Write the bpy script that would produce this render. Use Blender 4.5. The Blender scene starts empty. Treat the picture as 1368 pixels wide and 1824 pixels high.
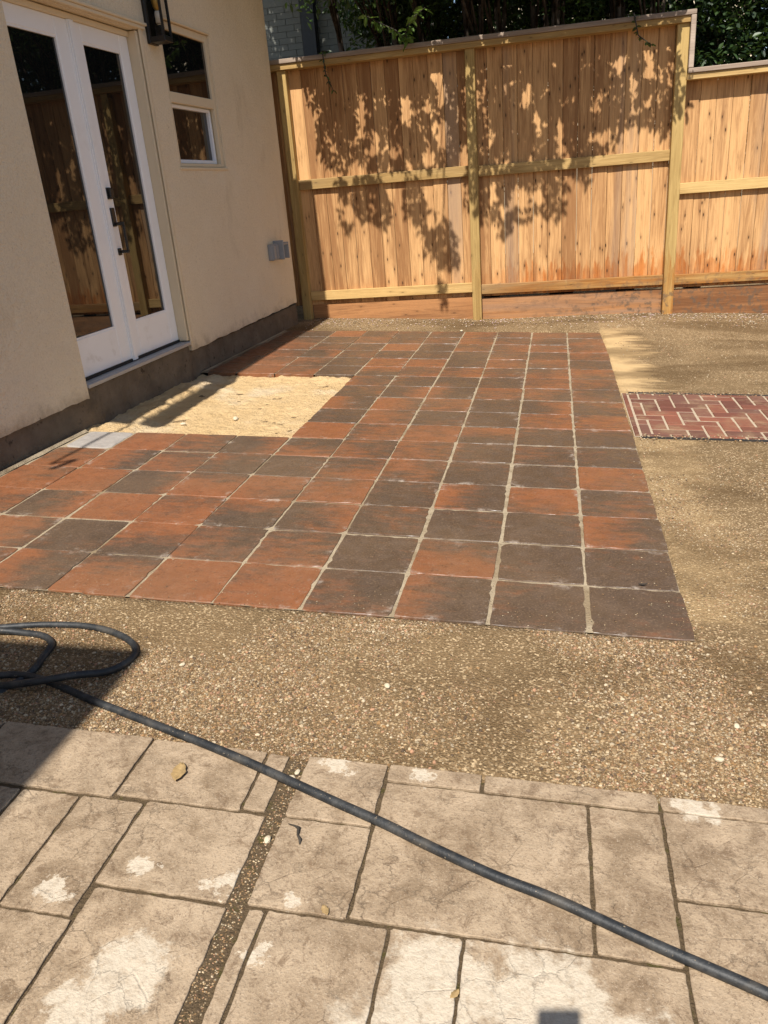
import bpy, math, random
from mathutils import Vector, Matrix, noise as mnoise
R = random.Random(7)
U = 0.32                                   # metres per tile module; lengths below are in tile modules
rad = math.radians

# ------------------------------------------------------------------ camera, world, sun, exposure
sc = bpy.context.scene
col = sc.collection
CAM = Vector((-1.3543, -6.9840, 4.2512))
cd = bpy.data.cameras.new("camera"); cam = bpy.data.objects.new("camera", cd); col.objects.link(cam)
cd.sensor_fit = 'VERTICAL'; cd.sensor_height = 24.0; cd.lens = 1400.77 / 1824 * 24.0
cd.clip_start = 0.02; cd.clip_end = 3000
right = Vector((0.97755632, 0.19648453, -0.07600966)); up = Vector((-0.00568671, 0.3852707, 0.92278608))
fwd = Vector((-0.21059749, 0.90164312, -0.37774116))
m = Matrix((right, up, -fwd)).transposed().to_4x4(); m.translation = CAM * U
cam.matrix_world = m
sc.camera = cam

SUN_EL, SUN_AZ = 54.3, 1.8                 # light travels towards +y, a touch to +x
LD = Vector((math.sin(rad(SUN_AZ)) * math.cos(rad(SUN_EL)), math.cos(rad(SUN_AZ)) * math.cos(rad(SUN_EL)), -math.sin(rad(SUN_EL))))
world = bpy.data.worlds.new("World"); sc.world = world; world.use_nodes = True
wn = world.node_tree.nodes; wl = world.node_tree.links
sky = wn.new('ShaderNodeTexSky'); sky.sky_type = 'NISHITA'; sky.sun_disc = False
sky.sun_elevation = rad(SUN_EL); sky.sun_rotation = rad(180 + SUN_AZ)
wn['Background'].inputs[1].default_value = 0.080
wl.new(sky.outputs[0], wn['Background'].inputs[0])
sd = bpy.data.lights.new("sun", 'SUN'); sd.energy = 5.0; sd.angle = rad(0.53); sd.color = (1.0, 0.95, 0.88)
sun = bpy.data.objects.new("sun", sd); col.objects.link(sun)
sun.rotation_euler = LD.to_track_quat('-Z', 'Y').to_euler(); sun.location = (0, -5, 12)
sc.view_settings.view_transform = 'Standard'; sc.view_settings.look = 'None'
sc.view_settings.exposure = 0.60; sc.view_settings.gamma = 1.0
sc.cycles.use_denoising = True
sc.cycles.max_bounces = 6; sc.cycles.diffuse_bounces = 3; sc.cycles.glossy_bounces = 3; sc.cycles.transparent_max_bounces = 8

# ------------------------------------------------------------------ node helper
class M:
    def __init__(s, name, rough=0.7, spec=0.5):
        s.m = bpy.data.materials.new(name); s.m.use_nodes = True
        s.t = s.m.node_tree; s.n = s.t.nodes; s.p = s.n['Principled BSDF']
        s.p.inputs['Roughness'].default_value = rough; s.p.inputs['Specular IOR Level'].default_value = spec
    def new(s, k, **kw):
        x = s.n.new(k)
        for a, b in kw.items(): setattr(x, a, b)
        return x
    def link(s, a, b): s.t.links.new(a, b)
    def put(s, sock, v):
        if hasattr(v, 'is_linked') or hasattr(v, 'links'): s.link(v, sock)
        elif isinstance(v, (tuple, list)) and len(v) == 3 and sock.type == 'RGBA': sock.default_value = (*v, 1)
        else: sock.default_value = v
    def pos(s): return s.new('ShaderNodeNewGeometry').outputs['Position']
    def obj(s): return s.new('ShaderNodeTexCoord').outputs['Object']
    def info(s, k): return s.new('ShaderNodeObjectInfo').outputs[k]
    def attr(s, k): return s.new('ShaderNodeAttribute', attribute_name=k).outputs['Color']
    def sep(s, v):
        x = s.new('ShaderNodeSeparateXYZ'); s.put(x.inputs[0], v); return x.outputs
    def comb(s, a, b, c):
        x = s.new('ShaderNodeCombineXYZ')
        for i, v in enumerate((a, b, c)): s.put(x.inputs[i], v)
        return x.outputs[0]
    def scale(s, v, k):
        x = s.new('ShaderNodeMapping'); s.link(v, x.inputs['Vector']); x.inputs['Scale'].default_value = k; return x.outputs[0]
    def vadd(s, a, b):
        x = s.new('ShaderNodeVectorMath', operation='ADD'); s.put(x.inputs[0], a); s.put(x.inputs[1], b); return x.outputs[0]
    def dist(s, a, b):
        x = s.new('ShaderNodeVectorMath', operation='DISTANCE'); s.put(x.inputs[0], a); s.put(x.inputs[1], b); return x.outputs['Value']
    def noise(s, v, sc_, det=4, rough=0.55, dist=0, out='Fac'):
        x = s.new('ShaderNodeTexNoise'); s.link(v, x.inputs['Vector'])
        x.inputs['Scale'].default_value = sc_; x.inputs['Detail'].default_value = det
        x.inputs['Roughness'].default_value = rough; x.inputs['Distortion'].default_value = dist
        return x.outputs[out]
    def voro(s, v, sc_, out='Distance', feature='F1'):
        x = s.new('ShaderNodeTexVoronoi', feature=feature); s.link(v, x.inputs['Vector']); x.inputs['Scale'].default_value = sc_
        return x.outputs[out]
    def voro2(s, x, y, sc_):
        n = s.new('ShaderNodeTexVoronoi', voronoi_dimensions='2D'); s.link(s.comb(x, y, 0.0), n.inputs['Vector']); n.inputs['Scale'].default_value = sc_; return n.outputs['Distance']
    def math(s, op, a, b=0.0, clamp=False):
        x = s.new('ShaderNodeMath', operation=op, use_clamp=clamp); s.put(x.inputs[0], a); s.put(x.inputs[1], b); return x.outputs[0]
    def ramp(s, f, lo, hi, a=0.0, b=1.0):
        x = s.new('ShaderNodeMapRange', interpolation_type='SMOOTHSTEP'); s.put(x.inputs[0], f)
        x.inputs[1].default_value = lo; x.inputs[2].default_value = hi; x.inputs[3].default_value = a; x.inputs[4].default_value = b
        return x.outputs[0]
    def mix(s, f, a, b, mode='MIX'):
        x = s.new('ShaderNodeMix', data_type='RGBA', blend_type=mode); s.put(x.inputs[0], f); s.put(x.inputs[6], a); s.put(x.inputs[7], b)
        return x.outputs[2]
    def bump(s, h, strength=0.4, distance=0.01, normal=None):
        x = s.new('ShaderNodeBump'); s.link(h, x.inputs['Height']); x.inputs['Strength'].default_value = strength
        x.inputs['Distance'].default_value = distance
        if normal is not None: s.link(normal, x.inputs['Normal'])
        s.link(x.outputs[0], s.p.inputs['Normal']); return x.outputs[0]
    def base(s, c): s.put(s.p.inputs['Base Color'], c); return s
    def rough(s, v): s.put(s.p.inputs['Roughness'], v)

def plain(name, c, rough=0.6, var=0.12, sc_=9.0, bump=0.15, bsc=60, spec=0.5, metal=0.0):
    k = M(name, rough, spec); v = k.pos()
    n = k.noise(v, sc_, 5)
    k.base(k.mix(n, tuple(x * (1 - var) for x in c), tuple(min(1, x * (1 + var)) for x in c)))
    k.rough(k.ramp(k.noise(v, sc_ * 3), 0.3, 0.7, rough - .07, min(1, rough + .07)))
    if bump: k.bump(k.noise(v, bsc, 4), bump, 0.004)
    k.p.inputs['Metallic'].default_value = metal
    return k.m

# ------------------------------------------------------------------ materials
def mat_tile():
    k = M('terracotta_tile', 0.5, 0.45); o = k.obj(); g = k.pos()
    c = k.new('ShaderNodeSeparateColor'); k.link(k.info('Color'), c.inputs[0])
    x, y, z = k.sep(o)
    n1 = k.noise(g, 5.5, 6, .62, .8); n2 = k.noise(k.scale(g, (3.2, 13, 1)), 2.2, 6, .65)
    n3 = k.noise(g, 60, 5, .65)
    r = k.math('ADD', c.outputs[0], k.math('MULTIPLY', k.math('SUBTRACT', c.outputs[1], .5), k.math('MULTIPLY', x, 2.4)))
    r = k.math('ADD', r, k.math('MULTIPLY', k.math('SUBTRACT', c.outputs[2], .5), k.math('MULTIPLY', y, 2.4)))
    r = k.math('ADD', r, k.math('MULTIPLY', k.math('SUBTRACT', n1, .5), .9))
    r = k.math('ADD', r, k.math('MULTIPLY', k.math('SUBTRACT', n2, .5), 1.15))
    r = k.math('ADD', r, k.math('MULTIPLY', k.math('SUBTRACT', n3, .5), .35))
    f = k.ramp(r, .18, .86)
    dark = k.mix(k.noise(g, 9, 4), (.050, .034, .023), (.092, .058, .037))
    red = k.mix(k.noise(g, 14, 5), (.15, .053, .021), (.262, .092, .035))
    cc = k.mix(f, dark, red)
    # pale mineral bloom, mostly along the joints
    ex = k.math('MAXIMUM', k.math('ABSOLUTE', x), k.math('ABSOLUTE', y))
    edge = k.ramp(ex, .36, .5)
    bl = k.ramp(k.noise(g, 11, 9, .76), .54, .68)
    bl2 = k.ramp(k.noise(g, 5.3, 10, .80), .60, .72, 0, .6)
    w = k.math('MAXIMUM', k.math('MULTIPLY', edge, bl), bl2)
    sp = k.ramp(k.noise(g, 230, 2), .70, .78, 0, .5)
    w = k.math('MULTIPLY', k.math('MAXIMUM', w, k.math('MULTIPLY', sp, .6)), .65)
    cc = k.mix(w, cc, (.42, .36, .30))
    dust = k.ramp(k.noise(g, 1.3, 5, .6), .36, .72, 0.04, .36)
    cc = k.mix(dust, cc, (.175, .112, .064))
    sc1 = k.ramp(k.noise(g, 38, 9, .80), .53, .66, 0, .5); cc = k.mix(sc1, cc, (.035, .024, .017)); cc = k.mix(k.ramp(k.noise(g, 150, 4, .75), .52, .66, 0, .4), cc, (.26, .17, .10))
    k.base(cc)
    k.rough(k.ramp(k.noise(g, 18, 5), .3, .7, .32, .60))
    h = k.math('ADD', k.noise(g, 26, 6, .6), k.math('MULTIPLY', k.noise(g, 300, 2), .15))
    k.bump(h, .35, .004); return k.m

def mat_grout():
    k = M('grout', .9, .2); g = k.pos()
    c = k.mix(k.noise(g, 20, 5), (.21, .158, .098), (.42, .345, .235))
    c = k.mix(k.ramp(k.noise(g, 3.1, 5), .48, .62, 0, .75), c, (.19, .135, .075))
    c = k.mix(k.ramp(k.noise(g, 90, 3), .60, .68, 0, .7), c, (.10, .075, .05))
    k.base(c); k.bump(k.noise(g, 120, 4), .8, .006); return k.m

def mat_ground():
    k = M('gravelly_soil', .95, .15); g = k.pos(); x, y, z = k.sep(g)
    v1 = k.voro(g, 170, 'Color'); s1 = k.new('ShaderNodeSeparateColor'); k.link(v1, s1.inputs[0])
    big = k.noise(g, 1.1, 6, .6); mid = k.noise(g, 6, 6, .65); fine = k.noise(g, 190, 3, .6)
    soil = k.mix(k.ramp(mid, .3, .7), (.10, .064, .030), (.178, .116, .057))
    soil = k.mix(k.ramp(fine, .35, .7), soil, (.225, .152, .078))
    grit = k.mix(s1.outputs[1], (.17, .105, .05), (.50, .37, .215))
    dens = k.ramp(big, .38, .62)
    pick = k.math('GREATER_THAN', k.math('ADD', s1.outputs[0], k.math('MULTIPLY', dens, .22)), .84)
    c = k.mix(pick, soil, grit)
    # pale sand spilled along the patio edge
    mm = k.math('ADD', k.math('MULTIPLY', k.ramp(x, .02, .60, 1, 0), k.ramp(y, -.05, .25)), 0)
    mm = k.math('MULTIPLY', mm, k.ramp(x, -.05, 0))
    st = k.noise(k.scale(g, (1.2, 6, 1)), 1.6, 6, .6)
    sandm = k.ramp(k.math('ADD', k.math('MULTIPLY', mm, .55), st), .72, .98)
    sandm = k.math('MULTIPLY', sandm, k.ramp(y, 5.2, 5.6, 1, .15)); sandm = k.math('MULTIPLY', sandm, k.ramp(y, 2.6, 3.2, .30, 1))
    c = k.mix(sandm, c, k.mix(mid, (.46, .31, .15), (.58, .405, .205)))
    wet = k.ramp(k.noise(k.scale(g, (.8, 1.6, 1)), 1.3, 5, .6), .44, .62, 0, .6)
    c = k.mix(wet, c, (.085, .05, .021))
    k.base(c)
    h = k.math('ADD', k.math('MULTIPLY', k.voro(g, 120), -.6), k.math('ADD', k.noise(g, 22, 5), k.math('MULTIPLY', fine, .6)))
    k.bump(h, .8, .010); return k.m

def mat_sand():
    k = M('loose_sand', .95, .15); g = k.pos()
    c = k.mix(k.noise(g, 5, 6, .65), (.50, .33, .15), (.67, .49, .27))
    c = k.mix(k.ramp(k.noise(g, 2.1, 5), .52, .70), c, (.60, .47, .30))
    c = k.mix(k.ramp(k.noise(g, 34, 5, .7), .60, .70, 0, .7), c, (.17, .10, .045))
    k.base(c); k.bump(k.math('ADD', k.noise(g, 16, 6, .7), k.math('MULTIPLY', k.noise(g, 130, 3), .35)), 1.0, .035); return k.m

def mat_slab():
    k = M('stamped_concrete', .82, .3); g = k.pos()
    warp = k.vadd(g, k.math('MULTIPLY', k.noise(g, 7, 5), .06))
    n = k.noise(warp, 9, 10, .72, .5)
    c = k.mix(k.ramp(n, .30, .64), (.185, .128, .076), (.365, .272, .178))
    c = k.mix(k.ramp(k.noise(g, 2.4, 6, .65), .45, .70, 0, .5), c, (.41, .315, .215))
    c = k.mix(k.ramp(k.noise(g, 24, 9, .80, 1.0), .50, .64, 0, .65), c, (.12, .074, .040))
    c = k.mix(k.ramp(k.noise(g, 9, 10, .82, .4), .52, .66, 0, .5), c, (.15, .094, .052))
    c = k.mix(k.ramp(k.noise(g, 170, 4, .7), .54, .66, 0, .6), c, (.12, .08, .05))
    c = k.mix(k.ramp(k.noise(g, 240, 3, .7), .58, .68, 0, .5), c, (.47, .385, .285))
    vv = k.new('ShaderNodeTexVoronoi', feature='DISTANCE_TO_EDGE'); k.link(k.vadd(g, k.math('MULTIPLY', k.noise(g, 30, 6, .7), .05)), vv.inputs['Vector']); vv.inputs['Scale'].default_value = 16
    vein = k.math('MULTIPLY', k.ramp(vv.outputs[0], .0, .035, 1, 0), k.ramp(k.noise(g, 6, 4), .48, .62)); c = k.mix(k.math('MULTIPLY', vein, .24), c, (.11, .07, .04))
    # bleached areas where the colour coat has worn away
    pts = [((-3.75, -4.22), .27), ((-3.9, -4.5), .22), ((-3.45, -3.52), .09), ((-4.02, -3.50), .07), ((-1.95, -3.98), .40), ((-1.35, -3.98), .40), ((-.95, -4.25), .35), ((-.35, -2.30), .15), ((-2.95, -3.58), .05), ((-4.5, -3.75), .08), ((-3.0, -2.27), .10), ((-3.03, -3.95), .05), ((-2.30, -2.33), .08), ((-2.0, -4.5), .6), ((-1.1, -4.7), .5)]
    acc = None
    xy = k.sep(g); flat = k.comb(xy[0], xy[1], 0.0)
    wob = k.math('MULTIPLY', k.math('SUBTRACT', k.noise(g, 16, 10, .74), .5), .24)
    for (px, py), r in pts:
        d = k.math('SUBTRACT', 1.0, k.math('DIVIDE', k.math('ADD', k.dist(flat, (px * U, py * U, 0)), wob), r * U))
        acc = d if acc is None else k.math('MAXIMUM', acc, d)
    w = k.math('MULTIPLY', k.ramp(acc, -.05, .32), k.ramp(k.noise(g, 55, 7, .75), .28, .55, .35, .92))
    c = k.mix(w, c, k.mix(k.noise(g, 70, 4), (.42, .355, .265), (.56, .48, .37)))
    k.base(c)
    h = k.math('ADD', k.noise(warp, 14, 10, .68, .5), k.math('MULTIPLY', k.noise(g, 170, 4), .38)); h = k.math('SUBTRACT', h, k.math('MULTIPLY', vein, .20))
    k.bump(h, .75, .008); return k.m

def mat_dirt():
    k = M('joint_dirt', .97, .1); g = k.pos()
    c = k.mix(k.noise(g, 60, 5, .7), (.065, .046, .026), (.175, .122, .07))
    c = k.mix(k.ramp(k.noise(g, 28, 4), .56, .68, 0, .7), c, (.085, .075, .02))
    k.base(c); k.bump(k.noise(g, 110, 5, .7), 1.0, .012); return k.m

def mat_wood(name, a, b, knots=.6, wet=True, green=False, along=2):
    k = M(name, .75, .25); o = k.obj(); g = k.pos(); rnd = k.info('Random')
    off = k.comb(k.math('MULTIPLY', rnd, 7.0), k.math('MULTIPLY', rnd, 3.0), k.math('MULTIPLY', rnd, 11.0))
    v = k.vadd(o, off)
    st = [1, 1, 1]; st[along] = .055
    gv = k.scale(v, tuple(st))
    st2 = [1, 1, 1]; st2[along] = .32
    kv = k.scale(v, tuple(st2))
    grain = k.noise(gv, 34, 6, .6, 1.4); wide = k.noise(gv, 8, 4, .5, .8)
    hue = k.ramp(rnd, 0, 1, -.10, .22)
    f = k.math('ADD', k.math('ADD', k.math('MULTIPLY', grain, 1.0), k.math('MULTIPLY', wide, .8)), k.math('SUBTRACT', hue, .45), True)
    c = k.mix(k.ramp(f, .2, .85), a, b)
    ks = k.sep(kv); kd = k.math('ADD', k.voro2(ks[0], ks[2], 9.0), k.math('MULTIPLY', k.math('SUBTRACT', k.noise(kv, 30, 3), .5), .06)); gate = k.ramp(k.noise(kv, 7.0, 2), .40, .50); kn = k.math('MULTIPLY', k.ramp(kd, .025, .062, 1, 0), gate)
    halo = k.math('MULTIPLY', k.ramp(kd, .04, .20, 1, 0), gate)
    c = k.mix(k.math('MULTIPLY', halo, .38 * knots), c, tuple(x * .55 for x in a))
    c = k.mix(k.math('MULTIPLY', kn, knots), c, tuple(x * .22 for x in a))
    # grey weathering on some boards
    gw = k.math('MULTIPLY', k.ramp(k.math('FRACT', k.math('MULTIPLY', rnd, 17.3)), .55, .95), k.ramp(k.noise(gv, 4.5, 5, .6, .6), .42, .66))
    c = k.mix(k.math('MULTIPLY', gw, .62), c, (.25, .18, .13))
    strk = k.ramp(k.noise(k.scale(v, (1, 1, .12)) if along == 2 else gv, 42, 5, .65), .58, .70, 0, .45); c = k.mix(strk, c, tuple(x * .62 for x in a))
    if wet:
        z = k.sep(g)[2]
        dr = k.noise(k.scale(g, (1, 1, .16)), 26, 5, .6)
        line = k.math('ADD', z, k.math('MULTIPLY', k.math('SUBTRACT', dr, .5), -.75))
        wm = k.math('MULTIPLY', k.ramp(line, .46, .58, 1, 0), k.ramp(k.sep(g)[0], -1.3, -.6, .15, 1))
        if wet != 2: c = k.mix(k.math('MULTIPLY', wm, k.ramp(k.noise(gv, 20, 4, .6, .6), .35, .65, .35, 1)), c, k.mix(1.0, c, (.80, .50, .28), 'MULTIPLY'))
        mud = k.math('MULTIPLY', k.ramp(z, .12, .55, 1, 0), k.ramp(k.noise(g, 13, 8, .75), .50, .60))
        mud = k.math('MULTIPLY', mud, k.ramp(k.sep(g)[0], -1.2, .4, .1, 1))
        c = k.mix(k.math('MULTIPLY', mud, .75), c, (.10, .073, .05))
    k.base(c)
    k.bump(k.math('ADD', grain, k.math('MULTIPLY', kn, -.3)), .5, .004); return k.m

def mat_stucco():
    k = M('stucco', .9, .2); g = k.pos()
    c = k.mix(k.noise(g, 3, 6), (.77, .64, .45), (.84, .72, .53))
    z = k.sep(g)[2]
    c = k.mix(k.math('MULTIPLY', k.ramp(k.noise(k.scale(g, (1, 1, .35)), 3.5, 6, .65), .56, .72), .30), c, (.50, .39, .25))
    lo = k.math('ADD', z, k.math('MULTIPLY', k.noise(g, 8, 6, .7), -.35))
    c = k.mix(k.ramp(lo, .04, .26, .75, 0), c, (.24, .165, .095))
    c = k.mix(k.math('MULTIPLY', k.ramp(z, .30, .42, 1, 0), k.ramp(k.noise(g, 7, 7, .75), .62, .68)), c, (.05, .035, .022))
    c = k.mix(k.ramp(k.noise(g, 45, 2), .70, .76, 0, .5), c, (.36, .27, .17)); c = k.mix(k.ramp(k.noise(g, 95, 4, .7), .45, .65, 0, .28), c, (.52, .41, .27))
    c = k.mix(k.ramp(k.noise(g, 1.7, 5), .58, .72, 0, .3), c, (.78, .70, .56))
    k.base(c)
    h = k.math('ADD', k.noise(g, 60, 6, .65), k.math('MULTIPLY', k.noise(g, 9, 4), .9))
    k.bump(h, 1.0, .014); return k.m

def mat_foundation():
    k = M('foundation_concrete', .92, .2); g = k.pos()
    c = k.mix(k.noise(g, 6, 7, .65), (.05, .037, .025), (.25, .195, .14))
    c = k.mix(k.ramp(k.noise(g, 14, 6, .7), .58, .68, 0, .8), c, (.035, .026, .018))
    k.base(c); k.bump(k.noise(g, 18, 7, .65), .9, .018); return k.m

def mat_brick():
    k = M('red_brick', .8, .3); g = k.pos(); rnd = k.info('Random')
    c = k.mix(rnd, (.10, .036, .024), (.215, .076, .044)); c = k.mix(k.ramp(k.math('FRACT', k.math('MULTIPLY', rnd, 13.7)), .6, .9, 0, .6), c, (.13, .07, .05))
    c = k.mix(k.ramp(k.noise(g, 22, 6, .7), .45, .75, 0, .55), c, (.13, .052, .042))
    c = k.mix(k.ramp(k.noise(g, 8, 7, .72), .62, .74, 0, .6), c, (.46, .36, .29))
    c = k.mix(k.ramp(k.noise(g, 5, 8, .75), .45, .68, 0, .6), c, (.25, .17, .095)); k.base(c); k.bump(k.noise(g, 70, 5), .6, .005); return k.m

def mat_attr(name, rough=.8):
    k = M(name, rough, .3); k.base(k.attr('col')); return k.m

def mat_leaf(name, a, b, trans=.30):
    k = M(name, .45, .45); c0 = k.attr('col'); s_ = k.new('ShaderNodeSeparateColor'); k.link(c0, s_.inputs[0])
    c = k.mix(s_.outputs[0], a, b); k.base(c)
    t = k.new('ShaderNodeBsdfTranslucent'); k.link(k.mix(.5, c, (.16, .26, .03)), t.inputs[0])
    mx = k.new('ShaderNodeMixShader'); mx.inputs[0].default_value = trans
    k.link(k.p.outputs[0], mx.inputs[1]); k.link(t.outputs[0], mx.inputs[2])
    k.link(mx.outputs[0], k.n['Material Output'].inputs[0]); return k.m

def mat_glass():
    k = M('window_glass', .015, .5); g = k.pos()
    k.base((.006, .007, .007)); k.p.inputs['IOR'].default_value = 1.72
    k.bump(k.noise(g, 3.0, 2), .012, .02); return k.m

def mat_hose():
    k = M('black_rubber', .55, .4); g = k.pos()
    c = k.mix(k.ramp(k.noise(g, 22, 6, .7), .4, .75), (.014, .016, .018), (.052, .052, .050))
    c = k.mix(k.ramp(k.noise(g, 160, 3), .66, .74, 0, .8), c, (.30, .24, .16)); c = k.mix(k.ramp(k.noise(g, 7, 5, .7), .5, .7, 0, .5), c, (.085, .072, .055))
    k.base(c); k.bump(k.noise(g, 240, 2), .3, .002); return k.m

def mat_bark():
    k = M('tree_bark', .9, .2); g = k.pos()
    v = k.scale(g, (1, 1, .25))
    k.base(k.mix(k.ramp(k.noise(v, 16, 6, .65), .35, .7), (.035, .024, .016), (.13, .10, .075))); k.bump(k.noise(v, 30, 5), .7, .01); return k.m

MT = dict(tile=mat_tile(), grout=mat_grout(), ground=mat_ground(), sand=mat_sand(), slab=mat_slab(), dirt=mat_dirt(),
    cedar=mat_wood('cedar_board', (.275, .132, .050), (.62, .358, .152), 1.0), pine=mat_wood('treated_pine', (.27, .17, .056), (.49, .335, .125), .5, True),
    pineh=mat_wood('treated_pine_rail', (.31, .19, .066), (.57, .385, .155), .5, True, along=0), kick=mat_wood('kick_board', (.17, .072, .028), (.40, .19, .075), .6, 2, along=0),
    cap=mat_wood('weathered_cap', (.24, .18, .135), (.44, .35, .27), .3, False, along=0),
    stucco=mat_stucco(), found=mat_foundation(), brick=mat_brick(), glass=mat_glass(), hose=mat_hose(), bark=mat_bark(),
    pebble=mat_attr('pebble_stone', .75), litter=mat_attr('plant_litter', .8),
    leaf=mat_leaf('myrtle_leaf', (.022, .045, .012), (.075, .125, .028)), leafd=mat_leaf('evergreen_leaf', (.012, .028, .010), (.045, .085, .022), .22),
    leafl=mat_leaf('young_leaf', (.09, .16, .03), (.17, .26, .055), .4),
    white=plain('white_paint', (.86, .85, .84), .4, .05, 6, .05, 40), trim=plain('beige_trim', (.66, .545, .375), .6, .07, 8, .12, 90),
    vinyl=plain('white_vinyl', (.80, .81, .84), .35, .03, 8, .03), alu=plain('threshold_metal', (.40, .40, .40), .45, .15, 20, .1, 80, .5, .3),
    black=plain('black_metal', (.012, .011, .010), .42, .3, 20, .1), rubber=plain('black_seal', (.012, .012, .012), .7, .2, 20, .1),
    lens=None, grey=plain('grey_plastic', (.27, .275, .28), .5, .08, 15, .1), lampw=plain('bulb_frost', (.75, .70, .60), .3, .05),
    brass=plain('bulb_filament', (.55, .32, .08), .35, .1, 20, .05, 60, .5, .6),
    edging=plain('black_edging', (.022, .021, .020), .6, .4, 30, .3), mortar=None,
    roof=plain('roof_board', (.30, .24, .18), .8, .2), gpaint=plain('grey_painted_brick', (.20, .205, .175), .85, .14, 12, .5, 70),
    cream=plain('cream_wall', (.66, .57, .40), .85, .08, 4, .3), shingle=plain('roof_shingle', (.12, .10, .09), .9, .3, 20, .6),
    dleaf=plain('dry_leaf', (.30, .20, .085), .7, .55, 60, .5, 120), wstone=plain('white_stone', (.50, .42, .29), .7, .15, 40, .5, 120),
    phone=plain('phone_body', (.02, .02, .022), .3, .1, 10, 0), twig=plain('dark_twig', (.035, .028, .02), .8, .3, 60, .3))
def mat_white():
    k = M('white_paint', .4, .5); g = k.pos(); z = k.sep(g)[2]
    sm = k.math('MULTIPLY', k.ramp(z, .40, .72, 1, 0), k.ramp(k.noise(g, 7, 5, .6), .55, .70, 0, .55))
    c = k.mix(k.noise(g, 6, 4), (.82, .81, .80), (.89, .88, .87)); c = k.mix(sm, c, (.46, .41, .35))
    k.base(k.mix(k.ramp(k.noise(g, 3, 6, .7), .58, .72, 0, .25), c, (.66, .62, .56))); k.bump(k.noise(g, 40, 3), .06, .003); return k.m
MT['white'] = mat_white()
def mat_mortar():
    k = M('mortar', .92, .2); g = k.pos()
    k.base(k.mix(k.noise(g, 25, 6, .7), (.26, .195, .125), (.50, .41, .30))); k.bump(k.noise(g, 90, 4), .7, .005); return k.m
MT['mortar'] = mat_mortar()
def mat_lens():
    k = M('lantern_glass', .03, .5); k.base((.9, .9, .9)); k.p.inputs['Transmission Weight'].default_value = 1.0
    k.p.inputs['IOR'].default_value = 1.05; return k.m
MT['lens'] = mat_lens()

# ------------------------------------------------------------------ mesh helpers (tile modules in, metres out)
class MB:
    def __init__(s): s.v = []; s.f = []; s.c = []
    def quad(s, *p):
        i = len(s.v); s.v += [tuple(q) for q in p]; s.f.append(tuple(range(i, i + len(p))))
    def hexa(s, p):                                   # 8 corners: bottom ring then top ring
        i = len(s.v); s.v += [tuple(q) for q in p]
        for a in ((3, 2, 1, 0), (4, 5, 6, 7), (0, 1, 5, 4), (1, 2, 6, 5), (2, 3, 7, 6), (3, 0, 4, 7)): s.f.append(tuple(i + k for k in a))
        return s
    def box(s, x0, x1, y0, y1, z0, z1, T=None):
        p = [(x0, y0, z0), (x1, y0, z0), (x1, y1, z0), (x0, y1, z0), (x0, y0, z1), (x1, y0, z1), (x1, y1, z1), (x0, y1, z1)]
        return s.hexa([T(*q) for q in p] if T else p)
    def tube(s, pts, r, n=8, cap=True):
        pts = [Vector(p) for p in pts]; N = len(pts); rr = r if isinstance(r, (list, tuple)) else [r] * N
        base = len(s.v); up_ = Vector((0.13, 0.21, 1)).normalized(); prev = None
        for k in range(N):
            t = (pts[min(k + 1, N - 1)] - pts[max(k - 1, 0)]).normalized()
            if prev is None:
                a = t.cross(up_)
                if a.length < 1e-3: a = t.cross(Vector((1, 0, 0)))
                a.normalize()
            else:
                a = (prev - t * prev.dot(t)).normalized()
            prev = a; b = t.cross(a)
            for j in range(n):
                w = 2 * math.pi * j / n; s.v.append(tuple(pts[k] + (a * math.cos(w) + b * math.sin(w)) * rr[k]))
        for k in range(N - 1):
            for j in range(n):
                s.f.append((base + k * n + j, base + k * n + (j + 1) % n, base + (k + 1) * n + (j + 1) % n, base + (k + 1) * n + j))
        if cap:
            s.f.append(tuple(base + j for j in range(n))[::-1]); s.f.append(tuple(base + (N - 1) * n + j for j in range(n)))
        return s
    def build(s, name, mat, parent=None, origin=None, bevel=0, smooth=False, segs=1):
        if origin is None: origin = parent['_o'] if parent is not None and '_o' in parent else (0, 0, 0)
        me = bpy.data.meshes.new(name); ox, oy, oz = origin
        me.from_pydata([((x - ox) * U, (y - oy) * U, (z - oz) * U) for x, y, z in s.v], [], s.f)
        if s.c:
            at = me.color_attributes.new('col', 'FLOAT_COLOR', 'POINT')
            at.data.foreach_set('color', [q for c in s.c for q in (*c, 1.0)])
        me.materials.append(mat)
        if smooth: me.polygons.foreach_set('use_smooth', [True] * len(me.polygons))
        me.update()
        return place(name, me, parent, origin, bevel, segs)
def place(name, me, parent, origin, bevel=0, segs=1):
    o = bpy.data.objects.new(name, me); col.objects.link(o)
    if parent is not None:
        o.parent = parent; po = parent['_o']
        o.location = tuple((a - b) * U for a, b in zip(origin, po))
    else: o.location = tuple(a * U for a in origin)
    o['_o'] = tuple(origin)
    if bevel:
        b = o.modifiers.new('bevel', 'BEVEL'); b.width = bevel * U; b.segments = segs; b.limit_method = 'ANGLE'
    return o
def empty(name, origin):
    o = bpy.data.objects.new(name, None); col.objects.link(o); o.location = tuple(a * U for a in origin); o['_o'] = tuple(origin)
    o.empty_display_size = .1; return o
def tag(o, label, cat, group=None, kind=None):
    o['label'] = label; o['category'] = cat
    if group: o['group'] = group
    if kind: o['kind'] = kind
    return o
def ss(t): t = max(0, min(1, t)); return t * t * (3 - 2 * t)
def nz(x, y, s=1.0, o=0.0): return mnoise.noise(Vector((x * s + o, y * s - o, o * 1.7)))
def pz(x, y): return -0.0486 * x - 0.0042 * y
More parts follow.
